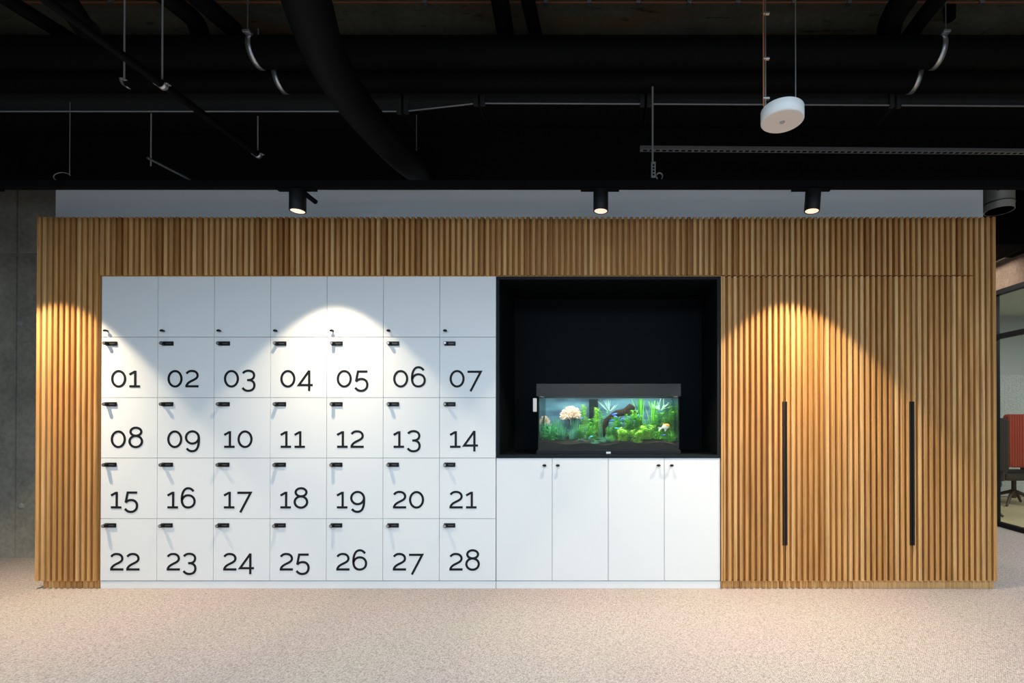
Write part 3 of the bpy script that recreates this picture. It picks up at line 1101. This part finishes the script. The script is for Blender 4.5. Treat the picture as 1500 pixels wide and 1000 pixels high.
small_fish(901, 606, 0.30, -12, blue_fish, 'small blue fish highest of the shoal before the driftwood', 1.15)
small_fish(902, 610, 0.26, 35, blue_fish, 'small blue fish tilted head down just below the top fish', 1.1)
small_fish(911, 613.5, 0.28, -30, blue_fish, 'small blue fish rising at the right of the shoal')
small_fish(897, 615.5, 0.24, 0, blue_fish, 'small blue fish level at the bottom of the driftwood shoal', 1.1)
small_fish(904, 627, 0.2, 10, cyan_fish, 'small blue fish alone below the shoal among lime leaves', 0.9)
small_fish(866, 639.5, 0.12, -25, cyan_fish, 'bright cyan fish low over the gravel left of centre', 1.0)
small_fish(853, 612, 0.35, 20, blue_fish, 'small blue fish beside the pink bush', 0.8)
small_fish(936, 609, 0.4, 80, blue_fish, 'small blue fish upright beside the tall ribbon grass', 0.8)
small_fish(972, 637, 0.2, -10, blue_fish, 'small blue fish under the orange and white fish', 0.8)

of_mat = mat('orange_white_fish', (0.8, 0.4, 0.1), 0.4)
to = NT(of_mat)
tcx = to.n('ShaderNodeTexCoord')
sp = to.n('ShaderNodeSeparateXYZ')
to.l(tcx.outputs['Object'], sp.inputs[0])
ad = to.n('ShaderNodeMath', operation='MULTIPLY_ADD')
ad.inputs[1].default_value = 24.0
ad.inputs[2].default_value = 0.30
ad2 = to.n('ShaderNodeMath', operation='ADD')
to.l(sp.outputs[0], ad2.inputs[0])
to.l(sp.outputs[2], ad2.inputs[1])
to.l(ad2.outputs[0], ad.inputs[0])
to.l(to.ramp(ad.outputs[0], [(0.42, (0.72, 0.68, 0.60)), (0.62, (0.85, 0.30, 0.03))]), to.b.inputs['Base Color'])
L = 0.062
ang = fish_mb(L, L * 0.62, L * 0.22).build('fish', of_mat)
fins = MB()
fins.add([(-L * 0.42, 0, 0.004), (-L * 0.95, 0, L * 0.22), (-L * 0.8, 0.002, 0), (-L * 1.0, 0, -L * 0.28), (-L * 0.42, 0, -0.004)], [(0, 1, 2), (0, 2, 4), (2, 3, 4)])
sub(fins, 'tail_fin', of_mat, ang)
fins = MB().add([(L * 0.1, 0, L * 0.28), (-L * 0.15, 0, L * 0.52), (-L * 0.3, 0, L * 0.22)], [(0, 1, 2)])
fins.add([(L * 0.05, 0, -L * 0.28), (-L * 0.25, 0, -L * 0.62), (-L * 0.25, 0, -L * 0.2)], [(0, 1, 2)])
sub(fins, 'body_fin', of_mat, ang)
ang.location = P(975, 624.5, A(0.16))
ang.rotation_euler = (0, math.radians(-18), 0)
tag(ang, 'larger orange and white fish at the right of the aquarium', 'fish')

# ------------------------------------------------------------------ track and spotlights
TY = 2.97 + CAMY
tzb = Z(273.8, TY - 0.02)
tr = MB().box(-6.5, 8.5, TY - 0.02, TY + 0.02, tzb, tzb + 0.045, c=0.002)
tr.box(-6.5, 8.5, TY - 0.008, TY + 0.008, tzb - 0.0006, tzb + 0.001)
tag(tr.build('light_track', M['matt_black']), 'long black ceiling track carrying the spotlights', 'lighting track')


def spotlight(px, label, arm=False, dx=0.0, power=1.0, boost=6.5):
    x = X(px, TY)
    zb = Z(309.5, TY) + 0.0
    t = thing('spotlight', label, 'spotlight', (x, TY, zb), 'track spotlights')
    ax = -0.02 if arm else -0.03
    MB().box(x - 0.125, x + 0.115, TY - 0.017, TY + 0.017, tzb - 0.014, tzb - 0.001, c=0.004).build('adapter', M['matt_black'], t)
    MB().lathe([(0.020, 0), (0.020, 0.02)], (x, TY, tzb - 0.03), (0, 0, 1), 20).build('swivel', M['matt_black'], t)
    h = tzb - 0.016 - zb
    axis = Vector((dx, 0, -1)).normalized()
    top = Vector((x - dx * h, TY, zb + h))
    b = MB()
    b.lathe([(0.044, 0), (0.0465, 0.004), (0.0465, h - 0.002), (0.0455, h), (0.0405, h), (0.038, h - 0.008)], top, axis, 40)
    b.build('lamp_body', M['black'], t)
    MB().lathe([(0.0395, 0), (0.0395, 0.002)], top + axis * (h - 0.004), axis, 32).build('lens', M['lens'], t)
    if arm:
        a0 = Vector((x + 0.046, TY + 0.0, zb + h * 0.86))
        a1 = a0 + Vector((0.062, 0.01, -0.048))
        MB().tube([a0 - Vector((0.012, 0, -0.012)), a0, a1], [0.014, 0.016, 0.014], 16).build('tilt_lever', M['matt_black'], t)
    ld = bpy.data.lights.new('spot_beam', 'SPOT')
    ld.energy, ld.color = SPOT_POWER * power, SPOT_COLOR
    ld.spot_size, ld.spot_blend = math.radians(84), 0.16
    ld.shadow_soft_size = 0.018
    ld.use_nodes = True
    nt = ld.node_tree
    em = nt.nodes['Emission']
    tc = nt.nodes.new('ShaderNodeTexCoord')
    se = nt.nodes.new('ShaderNodeSeparateXYZ')
    ab = nt.nodes.new('ShaderNodeMath')
    ab.operation = 'ABSOLUTE'
    mr = nt.nodes.new('ShaderNodeMapRange')
    mr.inputs[1].default_value, mr.inputs[2].default_value = 0.74, 1.0
    mr.inputs[3].default_value, mr.inputs[4].default_value = 1.0, boost
    nt.links.new(tc.outputs['Normal'], se.inputs[0])
    nt.links.new(se.outputs[2], ab.inputs[0])
    nt.links.new(ab.outputs[0], mr.inputs[0])
    nt.links.new(mr.outputs[0], em.inputs['Strength'])
    lo = bpy.data.objects.new('spot_beam', ld)
    COL.objects.link(lo)
    lo.parent = t
    lo.location = (0, 0, -0.012)
    return t


spotlight(435, 'black cylinder spotlight above locker 04, with a lever sticking out to the right', arm=True, power=0.75)
spotlight(880, 'black cylinder spotlight above the aquarium niche', dx=0.0, power=0.62)
spotlight(1190, 'black cylinder spotlight above the first wardrobe, slightly tilted', dx=-0.07, power=1.32, boost=7.2)
spotlight(-27, 'black cylinder spotlight at the left end of the track', power=1.2, boost=8.0)

# ------------------------------------------------------------------ ducts and pipes under the ceiling


def pipe(name, pts, r, label, cat, m=None, seg=24, group=None):
    return tag(MB().tube(pts, r, seg).build(name, m or M['duct_black']), label, cat, group)


y1, y2 = 2.9 + CAMY, 3.12 + CAMY
zp = Z(77, y1)
pipe('insulated_pipe', [(-6.8, y1, zp), (8.8, y1, zp)], 0.086, 'front black insulated pipe crossing the whole ceiling', 'pipe', group='twin horizontal pipes')
pipe('insulated_pipe', [(-6.8, y2, zp), (8.8, y2, zp)], 0.086, 'rear black insulated pipe crossing the ceiling behind its twin', 'pipe', group='twin horizontal pipes')


def smooth(pts, n=8):
    """Catmull-Rom through the points"""
    pts = [Vector(p) for p in pts]
    q_ = [pts[0] * 2 - pts[1]] + pts + [pts[-1] * 2 - pts[-2]]
    out = []
    for i in range(1, len(q_) - 2):
        for k in range(n):
            t = k / n
            a, b, c, d = q_[i - 1:i + 3]
            out.append(0.5 * ((2 * b) + (c - a) * t + (2 * a - 5 * b + 4 * c - d) * t * t + (3 * b - a - 3 * c + d) * t ** 3))
    return out + [pts[-1]]


def at_z(px, py, z):
    d = ray(px, py)
    t = (z - EYE) / d.z
    return Vector((d.x * t, CAMY + d.y * t, z))


def run_on(pts, front=1.2):
    """carries a pipe on past the frame and back to the bulkhead"""
    pts = [Vector(p) for p in pts]
    d = (pts[0] - pts[1]).normalized()
    e_ = (pts[-1] - pts[-2]).normalized()
    k = max(0.05, 0.10 - pts[-1].y)
    return [pts[0] + d * front] + pts + [pts[-1] + Vector((e_.x * k * 0.4, k, 0))]


zd = 2.88
big = [at_z(px, py, zd) for px, py in ((449, 0), (467, 57), (492, 110), (530, 165), (586, 227))]
big = [big[0] + (big[0] - big[1]) * 3] + big + [P(622, 256, 0.16)]
pipe('ventilation_duct', smooth(big), 0.093, 'thick round black duct running from above towards the wall left of centre', 'duct', seg=32)

# rectangular duct with flanges, silver lower edge
dy0, dy1 = 3.25 + CAMY, 0.10
for seg_i, (a, b, ya, yb, lab) in enumerate(((-6.8, X(588, dy0), 164, 164, 'dark rectangular duct section spanning the left half of the ceiling'),
                                             (X(592, dy0), X(700, dy0), 164, 152, 'short tapering duct section just left of centre'),
                                             (X(704, dy0), X(944, dy0), 152, 153, 'dark rectangular duct section right of the taper'),
                                             (X(948, dy0), X(1309, dy0), 153, 155, 'dark rectangular duct section behind the white sensor'),
                                             (X(1313, dy0), GX - 0.01, 155, 158, 'dark rectangular duct section at the far right'))):
    za, zb_ = Z(ya, dy0), Z(yb, dy0)
    zt = Z(108, dy0)
    t = thing('air_duct', lab, 'duct', ((a + b) / 2, dy0, min(za, zb_)), 'rectangular air duct sections')
    MB().add([(a, dy0, za), (b, dy0, zb_), (b, dy0, zt), (a, dy0, zt), (a, dy1, za), (b, dy1, zb_), (b, dy1, zt), (a, dy1, zt)],
             [(0, 1, 2, 3), (5, 4, 7, 6), (4, 5, 1, 0), (3, 2, 6, 7), (4, 0, 3, 7), (1, 5, 6, 2)]).build('duct_wall', [M['duct_grey']], t)
    MB().add([(a + 0.001, dy0 + 0.004, za - 0.003), (b - 0.001, dy0 + 0.004, zb_ - 0.003), (b - 0.001, dy1, zb_ - 0.003), (a + 0.001, dy1, za - 0.003)], [(0, 1, 2, 3)]).build('underside_shade', M['matt_black'], t)  # black sheet, puts the shade beneath the duct into the colour
    fl_ = MB()
    fl_.box(a, a + 0.03, dy0 - 0.022, dy0, za - 0.02, zt)
    fl_.build('flange', M['duct_grey'], t)
    MB().box(b - 0.03, b, dy0 - 0.022, dy0, zb_ - 0.02, zt).build('flange', M['duct_grey'], t)
    e_ = MB()
    rr = 0.007 if seg_i >= 2 else 0.0045
    e_.tube([(a, dy0 - 0.010, za - 0.002), (b, dy0 - 0.010, zb_ - 0.002)], rr, 8)
    e_.build('edge_angle', M['zinc_dark'] if seg_i >= 2 else M['zinc_matt'], t)

# perpendicular thin pipe on the left with its hangers
zpp = 3.03
pa, pb_ = at_z(60, -6, zpp), at_z(378, 226, zpp)
pipe('sprinkler_pipe', [pa + (pa - pb_) * 0.6, pb_], 0.021, 'thin black pipe slanting down from the top left corner', 'pipe')
pipe('drain_pipe', run_on([at_z(2, -6, 3.58), at_z(118, 66, 3.58)]), 0.040, 'black pipe at the top left corner, left of the thin pipe', 'pipe')
pipe('flexible_duct', smooth([at_z(90, -12, 3.25), at_z(101, 8, 3.25), at_z(122, 38, 3.22), at_z(132, 45, 3.2)]), 0.05, 'short thick black hose end beside the thin slanting pipe', 'duct')
pipe('flexible_duct', run_on(smooth([at_z(236, -10, 3.62), at_z(262, 10, 3.62), at_z(286, 32, 3.62), at_z(297, 64, 3.62)])), 0.052, 'black hose bending towards the horizontal pipes, left of the silver clamps', 'duct')
pipe('flexible_duct', run_on(smooth([at_z(280, -12, 3.6), at_z(318, 22, 3.6), at_z(345, 47, 3.6), at_z(352, 70, 3.58)])), 0.052, 'black hose ending above the left silver clamps', 'duct')
pipe('pipe', run_on([at_z(731, -10, 3.7), at_z(743, 66, 3.7)]), 0.055, 'left of two short black pipes near the top centre', 'pipe')
pipe('pipe', run_on([at_z(771, -10, 3.7), at_z(788, 66, 3.7)]), 0.043, 'right of two short black pipes near the top centre', 'pipe')
pipe('flexible_duct', run_on(smooth([at_z(1332, -12, 3.6), at_z(1312, 18, 3.6), at_z(1303, 40, 3.6), at_z(1300, 70, 3.6)])), 0.068, 'thick black hose curving over the pipes at the upper right', 'duct')
pipe('flexible_duct', run_on(smooth([at_z(1382, -12, 3.62), at_z(1350, 28, 3.62), at_z(1322, 66, 3.62)])), 0.046, 'slimmer black hose slanting beside the thick upper right hose', 'duct')
pipe('pipe', [P(1392, -6, y1 + 0.2), P(1391, 28, y1 + 0.2)], 0.034, 'short black pipe stub hanging at the upper right', 'pipe')


def rod(px, ya, yb, y, label, r=0.004, hook=None, m=None, group='threaded hanger rods'):
    p0, p1 = P(px, ya, y), P(px, yb, y)
    top = Vector((p1.x, p1.y, CEIL)) if ya <= 0 else Vector((p1.x, p1.y, p0.z))
    t = thing('hanger_rod', label, 'hanger rod', p1, group)
    MB().tube([top, p1], r, 8).build('rod', m or M['zinc_matt'], t)
    return t


def strap(mb, c, r, w, a0, a1, axis='x', th=0.003):
    """curved metal strap around a pipe: arc in the plane across the axis, width w along it"""
    n = 18
    v, f = [], []
    for k in range(n + 1):
        a = math.radians(a0 + (a1 - a0) * k / n)
        for rr in (r, r + th):
            for s in (-w / 2, w / 2):
                if axis == 'x':
                    v.append((c[0] + s, c[1] + rr * math.cos(a), c[2] + rr * math.sin(a)))
                else:
                    v.append((c[0] + rr * math.cos(a), c[1] + s, c[2] + rr * math.sin(a)))
    for k in range(n):
        o, p = 4 * k, 4 * k + 4
        f += [(o, o + 1, p + 1, p), (o + 2, p + 2, p + 3, o + 3), (o, p, p + 2, o + 2), (o + 1, o + 3, p + 3, p + 1)]
    f += [(0, 2, 3, 1), (4 * n, 4 * n + 1, 4 * n + 3, 4 * n + 2)]
    mb.add(v, f, 0, True)


# rods on the left
ya_ = (pa.y + pb_.y) / 2


def y_at(px):
    """depth of the thin pipe where it crosses column px"""
    lo, hi = pa.y - 1, pb_.y + 0.3
    for _ in range(40):
        m_ = (lo + hi) / 2
        x = pa.x + (pb_.x - pa.x) * (m_ - pa.y) / (pb_.y - pa.y)
        d = m_ - CAMY
        if CX + F * x / d < px:
            lo = m_
        else:
            hi = m_
    return lo


def pipe_x(y):
    return pa.x + (pb_.x - pa.x) * (y - pa.y) / (pb_.y - pa.y)


for px, lab in ((235, 'thin rod with a silver clamp holding the slanting pipe at mid length'), (376, 'thin rod with a silver clamp at the lower end of the slanting pipe')):
    y = y_at(px)
    x = pipe_x(y)
    t = thing('hanger_rod', lab, 'hanger rod', (x, y, zpp), 'rods holding the slanting pipe')
    MB().tube([(x, y, CEIL), (x, y, zpp + 0.026)], 0.0042, 8).build('rod', M['zinc_matt'], t)
    s = MB()
    strap(s, (x, y, zpp), 0.0225, 0.028, -190, 10, 'y')
    s.box(x - 0.040, x - 0.022, y - 0.012, y + 0.012, zpp - 0.002, zpp + 0.002)
    s.box(x + 0.022, x + 0.040, y - 0.012, y + 0.012, zpp - 0.002, zpp + 0.002)
    s.build('clamp', M['zinc'], t)
# free hanging rod with half clamp
yy = 2.55 + CAMY
t = rod(182, 0, 118, yy, 'thin rod with a small empty half clamp left of the slanting pipe')
s = MB()
c = P(183, 112, yy)
strap(s, (c.x + 0.028, yy, c.z - 0.015), 0.045, 0.022, 180, 262, 'y')
s.box(c.x - 0.022, c.x + 0.004, yy - 0.01, yy + 0.01, c.z - 0.016, c.z - 0.012)
s.build('clamp', M['zinc'], t)
yy = y1 + 0.45
t = rod(221, 166, 243, 3.3 + CAMY - 0.08, 'thin rod holding the left strut channel', group='rods of the strut channels')
t = rod(102, 150, 256, 3.3 + CAMY - 0.06, 'thin rod beside a wire loop at far left', r=0.002, group='rods at the black bulkhead')
lp = MB()
c = P(91, 259, 3.3 + CAMY - 0.06)
lp.tube([(c.x + 0.058 * math.cos(a) , c.y, c.z + 0.030 * math.sin(a)) for a in [math.radians(20 + 9 * k) for k in range(24)]], 0.0025, 8)
lp.build('wire_loop', M['zinc_matt'], t)
t = rod(610, 168, 261, 3.3 + CAMY - 0.06, 'very thin rod under the lower end of the thick round duct', r=0.0018, group='rods at the black bulkhead')

# strut on the left, running away from the viewer
zs = Z(231, 3.2 + CAMY)
sa, sb = at_z(216, 231, zs), at_z(279, 263, zs)
tag(MB().tube([sa, sb], 0.010, 4).build('strut_channel', M['zinc_dark']), 'small steel strut channel below the slanting pipe at left', 'strut')

# clamps round the twin pipes: left and right
for (px, sgn, lab) in ((362, 1, 'silver clamp straps round the twin pipes at upper left'), (1386, -1, 'silver clamp straps round the twin pipes at upper right')):
    xc = X(px, y1 - 0.08)
    t = thing('pipe_clamp', lab, 'pipe clamp', (xc, y1, zp), 'twin pipe clamps')
    for yy_, xo in ((y1, 0.0), (y2, 0.0)):
        s = MB()
        strap(s, (xc + xo, yy_, zp), 0.0865, 0.030, 148 if yy_ == y1 else 178, 300, 'x', 0.004)
        s.build('strap', M['zinc'], t)
    MB().tube([(xc, y1 - 0.088, zp + 0.05), (xc, y1 - 0.088, CEIL)], 0.004, 8).build('rod', M['zinc_dark'], t)
    MB().box(xc - 0.022, xc + 0.022, y1 - 0.105, y1 - 0.07, zp + 0.045, zp + 0.060, c=0.003).build('bolt_lug', M['zinc'], t)

# right: perforated strut channel with hanger
ys = 3.12 + CAMY
z0, z1 = Z(217.8, ys), Z(213, ys)
xs0 = X(938, ys)
t = thing('strut_channel', 'long perforated steel strut channel running to the right edge', 'strut', (xs0, ys, z0))
dz = -0.03
st = MB()
st.add([(xs0, ys, z0), (8.5, ys, z0 + dz * 2.2), (8.5, ys, z1 + dz * 2.2), (xs0, ys, z1), (xs0, ys + 0.036, z0), (8.5, ys + 0.036, z0 + dz * 2.2), (8.5, ys + 0.036, z1 + dz * 2.2), (xs0, ys + 0.036, z1)],
       [(0, 1, 2, 3), (5, 4, 7, 6), (4, 5, 1, 0), (3, 2, 6, 7), (4, 0, 3, 7), (1, 5, 6, 2)])
st.build('channel', M['zinc_dark'], t)
sl = MB()
x = xs0 + 0.02
while x < 3.6:
    zz = z0 + dz * 2.2 * (x + 0.013 - xs0) / (8.5 - xs0)
    sl.box(x, x + 0.026, ys + 0.011, ys + 0.027, zz - 0.0014, zz + 0.002)
    x += 0.042
sl.build('slots', M['matt_black'], t)
yh = ys - 0.03
t = rod(956, 126, 236, yh, 'thin rod with perforated plate and ring left of the long strut', r=0.006, group='rods of the strut channels')
c0, c1 = P(954, 260, yh), P(960.5, 237, yh)
MB().box(c0.x, c1.x, yh - 0.003, yh + 0.003, c0.z, c1.z, c=0.001).build('plate', M['zinc_matt'], t)
hl = MB()
for k in range(4):
    zc = c0.z + (c1.z - c0.z) * (0.18 + 0.2 * k)
    hl.box((c0.x + c1.x) / 2 - 0.006, (c0.x + c1.x) / 2 + 0.006, yh - 0.0045, yh - 0.0025, zc - 0.006, zc + 0.006)
hl.build('slots', M['matt_black'], t)
cr = P(966, 258, yh)
rg = MB()
strap(rg, (cr.x, yh, cr.z), 0.019, 0.016, -50, 230, 'y')
rg.build('ring', M['zinc_matt'], t)

# ceiling conduit
zc = CEIL - 0.02
c_y = at_z(750, 3.5, zc).y
t = thing('conduit', 'orange conduit clipped along the concrete ceiling at the very top', 'conduit', (0, c_y, zc))
MB().tube([(-6.5, c_y, zc), (8.5, c_y, zc)], 0.0065, 10).build('tube', mat('orange_conduit', (0.22, 0.065, 0.02), 0.7), t)
for px in (68, 162, 622, 735, 800, 863, 935, 1010, 1081, 1163, 1244, 1438):
    x = at_z(px, 2, zc).x
    MB().box(x - 0.014, x + 0.014, c_y - 0.016, c_y + 0.012, zc - 0.014, CEIL - 0.001, c=0.003).build('clip', M['zinc'], t)

# ------------------------------------------------------------------ round white sensor on its rods
ysn = 2.05 + CAMY
c = P(1145.8, 178.2, ysn)
R_ = 30.3 * 2.05 / F
Hs = 17.3 * 2.05 / F
t = thing('ceiling_sensor', 'round white drum sensor hanging from two thin rods at right', 'sensor', c)
MB().lathe([(R_ - 0.004, 0), (R_, 0.003), (R_, Hs - 0.002), (R_ - 0.002, Hs)], c, (0, 0, 1), 64).build('drum', M['white_plastic'], t)
MB().lathe([(R_ - 0.007, 0), (R_ - 0.0055, 0.0015)], c - Vector((0, 0, 0.0014)), (0, 0, 1), 48).build('bottom_cover', mat('bounce_tinted_plastic', (0.72, 0.68, 0.64), 0.55), t)  # warm tint of the cover paints in light bounced off the carpet
MB().lathe([(0.004, 0), (0.009, 0.002), (0.0125, 0.007)], c - Vector((0, 0, 0.007)), (0, 0, 1), 24).build('detector_eye', M['grey_plastic'], t)
xr1, xr2 = X(1122.3, ysn), X(1166.5, ysn)
for xr_ in (xr1, xr2):
    MB().tube([(xr_, ysn, CEIL), (xr_, ysn, c.z + Hs - 0.004)], 0.0026, 8).build('rod', M['zinc'], t)
cb = MB().tube([(xr1 - 0.009, ysn, CEIL), (xr1 - 0.0085, ysn, c.z + Hs + 0.02), (xr1 + 0.004, ysn, c.z + Hs - 0.003)], 0.0032, 8).build('cable', M['cable'], t)
for py in (20, 86, 144):
    p = P(1121, py, ysn)
    MB().box(p.x - 0.010, p.x + 0.018, ysn - 0.006, ysn + 0.006, p.z - 0.004, p.z + 0.004, c=0.002).build('cable_clip', M['zinc'], t)

# ------------------------------------------------------------------ right corner: round duct, black beam
yd = 4.2 + CAMY
dz0 = Z(309, yd)
xc = X(1465, yd)
t = thing('ventilation_duct', 'round galvanised duct mouth hanging beside the white panel at right', 'duct', (xc, yd, dz0))
galv = mat('galvanised_duct', (0.34, 0.36, 0.37), 0.45, 0.3)
MB().lathe([(0.108, 0), (0.110, 0), (0.110, 0.9), (0.104, 0.9), (0.104, 0.03), (0.104, 0.0)], (xc, yd, dz0), (0, 0, 1), 40).build('duct_wall', galv, t)
MB().lathe([(0.110, 0), (0.114, 0.003), (0.114, 0.008), (0.110, 0.011)], (xc, yd, dz0 + 0.055), (0, 0, 1), 40).build('rim_bead', M['zinc_dark'], t)
MB().box(xc - 0.085, xc - 0.075, yd - 0.10, yd - 0.085, dz0 + 0.135, dz0 + 0.145, c=0.002).build('bolt', M['zinc'], t)
yb0 = 4.7 + CAMY
bk = MB().box(2.2, GX, yb0, yb0 + 0.4, Z(357.5, yb0), CEIL).build('beam', M['matt_black'])
struct(bk, 'black soffit beam at the right behind the joinery', 'beam')
# slanting black pipe along the top of the concrete wall
d1, d2 = ray(1459, 376), ray(1500, 357)
p1 = d1 * (GX - 0.12) / d1.x + Vector((0, CAMY, EYE))
p2 = d2 * (GX - 0.12) / d2.x + Vector((0, CAMY, EYE))
pipe('pipe', [p1 + (p1 - p2) * 1.0, p2 + (p2 - p1) * 2.5], 0.045, 'black pipe slanting along the brown concrete above the glass partition', 'pipe')

# ------------------------------------------------------------------ armchairs in the meeting room


brown = mat('dark_brown_fabric', (0.045, 0.032, 0.026), 0.85)


def armchair(px, yc, zb0, zb1, w, m, leg_m, label, rotz=0.0):
    x = X(px, yc)
    t = thing('armchair', label, 'armchair', (x, yc, 0.007), 'meeting room armchairs')
    b = MB()
    # rounded upholstered shell with fine vertical ribs on its back
    r_ = 0.05
    poly = []
    for (cx_, cz_, a0) in ((w / 2 - r_, zb1 - r_, 0), (-w / 2 + r_, zb1 - r_, 90), (-w / 2 + r_, zb0 + r_, 180), (w / 2 - r_, zb0 + r_, 270)):
        for k in range(7):
            a = math.radians(a0 + 15 * k)
            poly.append((x + cx_ + r_ * math.cos(a), cz_ + r_ * math.sin(a)))
    b.prism(poly, 'y', yc - 0.045, yc + 0.04)
    n = 18
    for k in range(n):
        xa = x - w / 2 + 0.012 + (w - 0.024) * k / n
        inset = 0.03 if k in (0, n - 1) else 0.012
        b.box(xa + 0.0015, xa + (w - 0.024) / n - 0.0015, yc - 0.052, yc - 0.044, zb0 + inset, zb1 - inset, c=0.003)
    b.build('backrest', m, t)
    s = MB().box(x - w / 2 + 0.02, x + w / 2 - 0.02, yc + 0.02, yc + 0.50, 0.36, 0.47, c=0.035)
    s.build('seat', brown, t)
    for sx in (-1, 1):
        MB().box(x + sx * (w / 2 - 0.02) - 0.03, x + sx * (w / 2 - 0.02) + 0.03, yc + 0.02, yc + 0.45, 0.44, 0.64, c=0.02).build('armrest', brown, t)
    yc2 = yc + 0.24
    MB().tube([(x, yc2, 0.10), (x, yc2, 0.37)], 0.028, 16).build('post', leg_m, t)
    for k in range(4):
        a = math.radians(35 + 90 * k)
        MB().tube([(x, yc2, 0.20), (x + 0.15 * math.cos(a), yc2 + 0.15 * math.sin(a), 0.14), (x + 0.29 * math.cos(a), yc2 + 0.29 * math.sin(a), 0.022)],
                  [0.026, 0.022, 0.015], 10).build('leg', leg_m, t)
    return t


red = mat('rust_red_fabric', (0.30, 0.040, 0.018), 0.85)
legw = mat('dark_wood_leg', (0.055, 0.028, 0.015), 0.5)
yc = 6.35 + CAMY
armchair(1507, yc, Z(684, yc), Z(606.5, yc), 0.62, red, legw, 'rust red ribbed high-back armchair behind the glass partition')
yc = 5.72 + CAMY
armchair(1449, yc, Z(690, yc), Z(612, yc), 0.40, brown, legw, 'dark brown armchair beside the rust red one, mostly hidden')
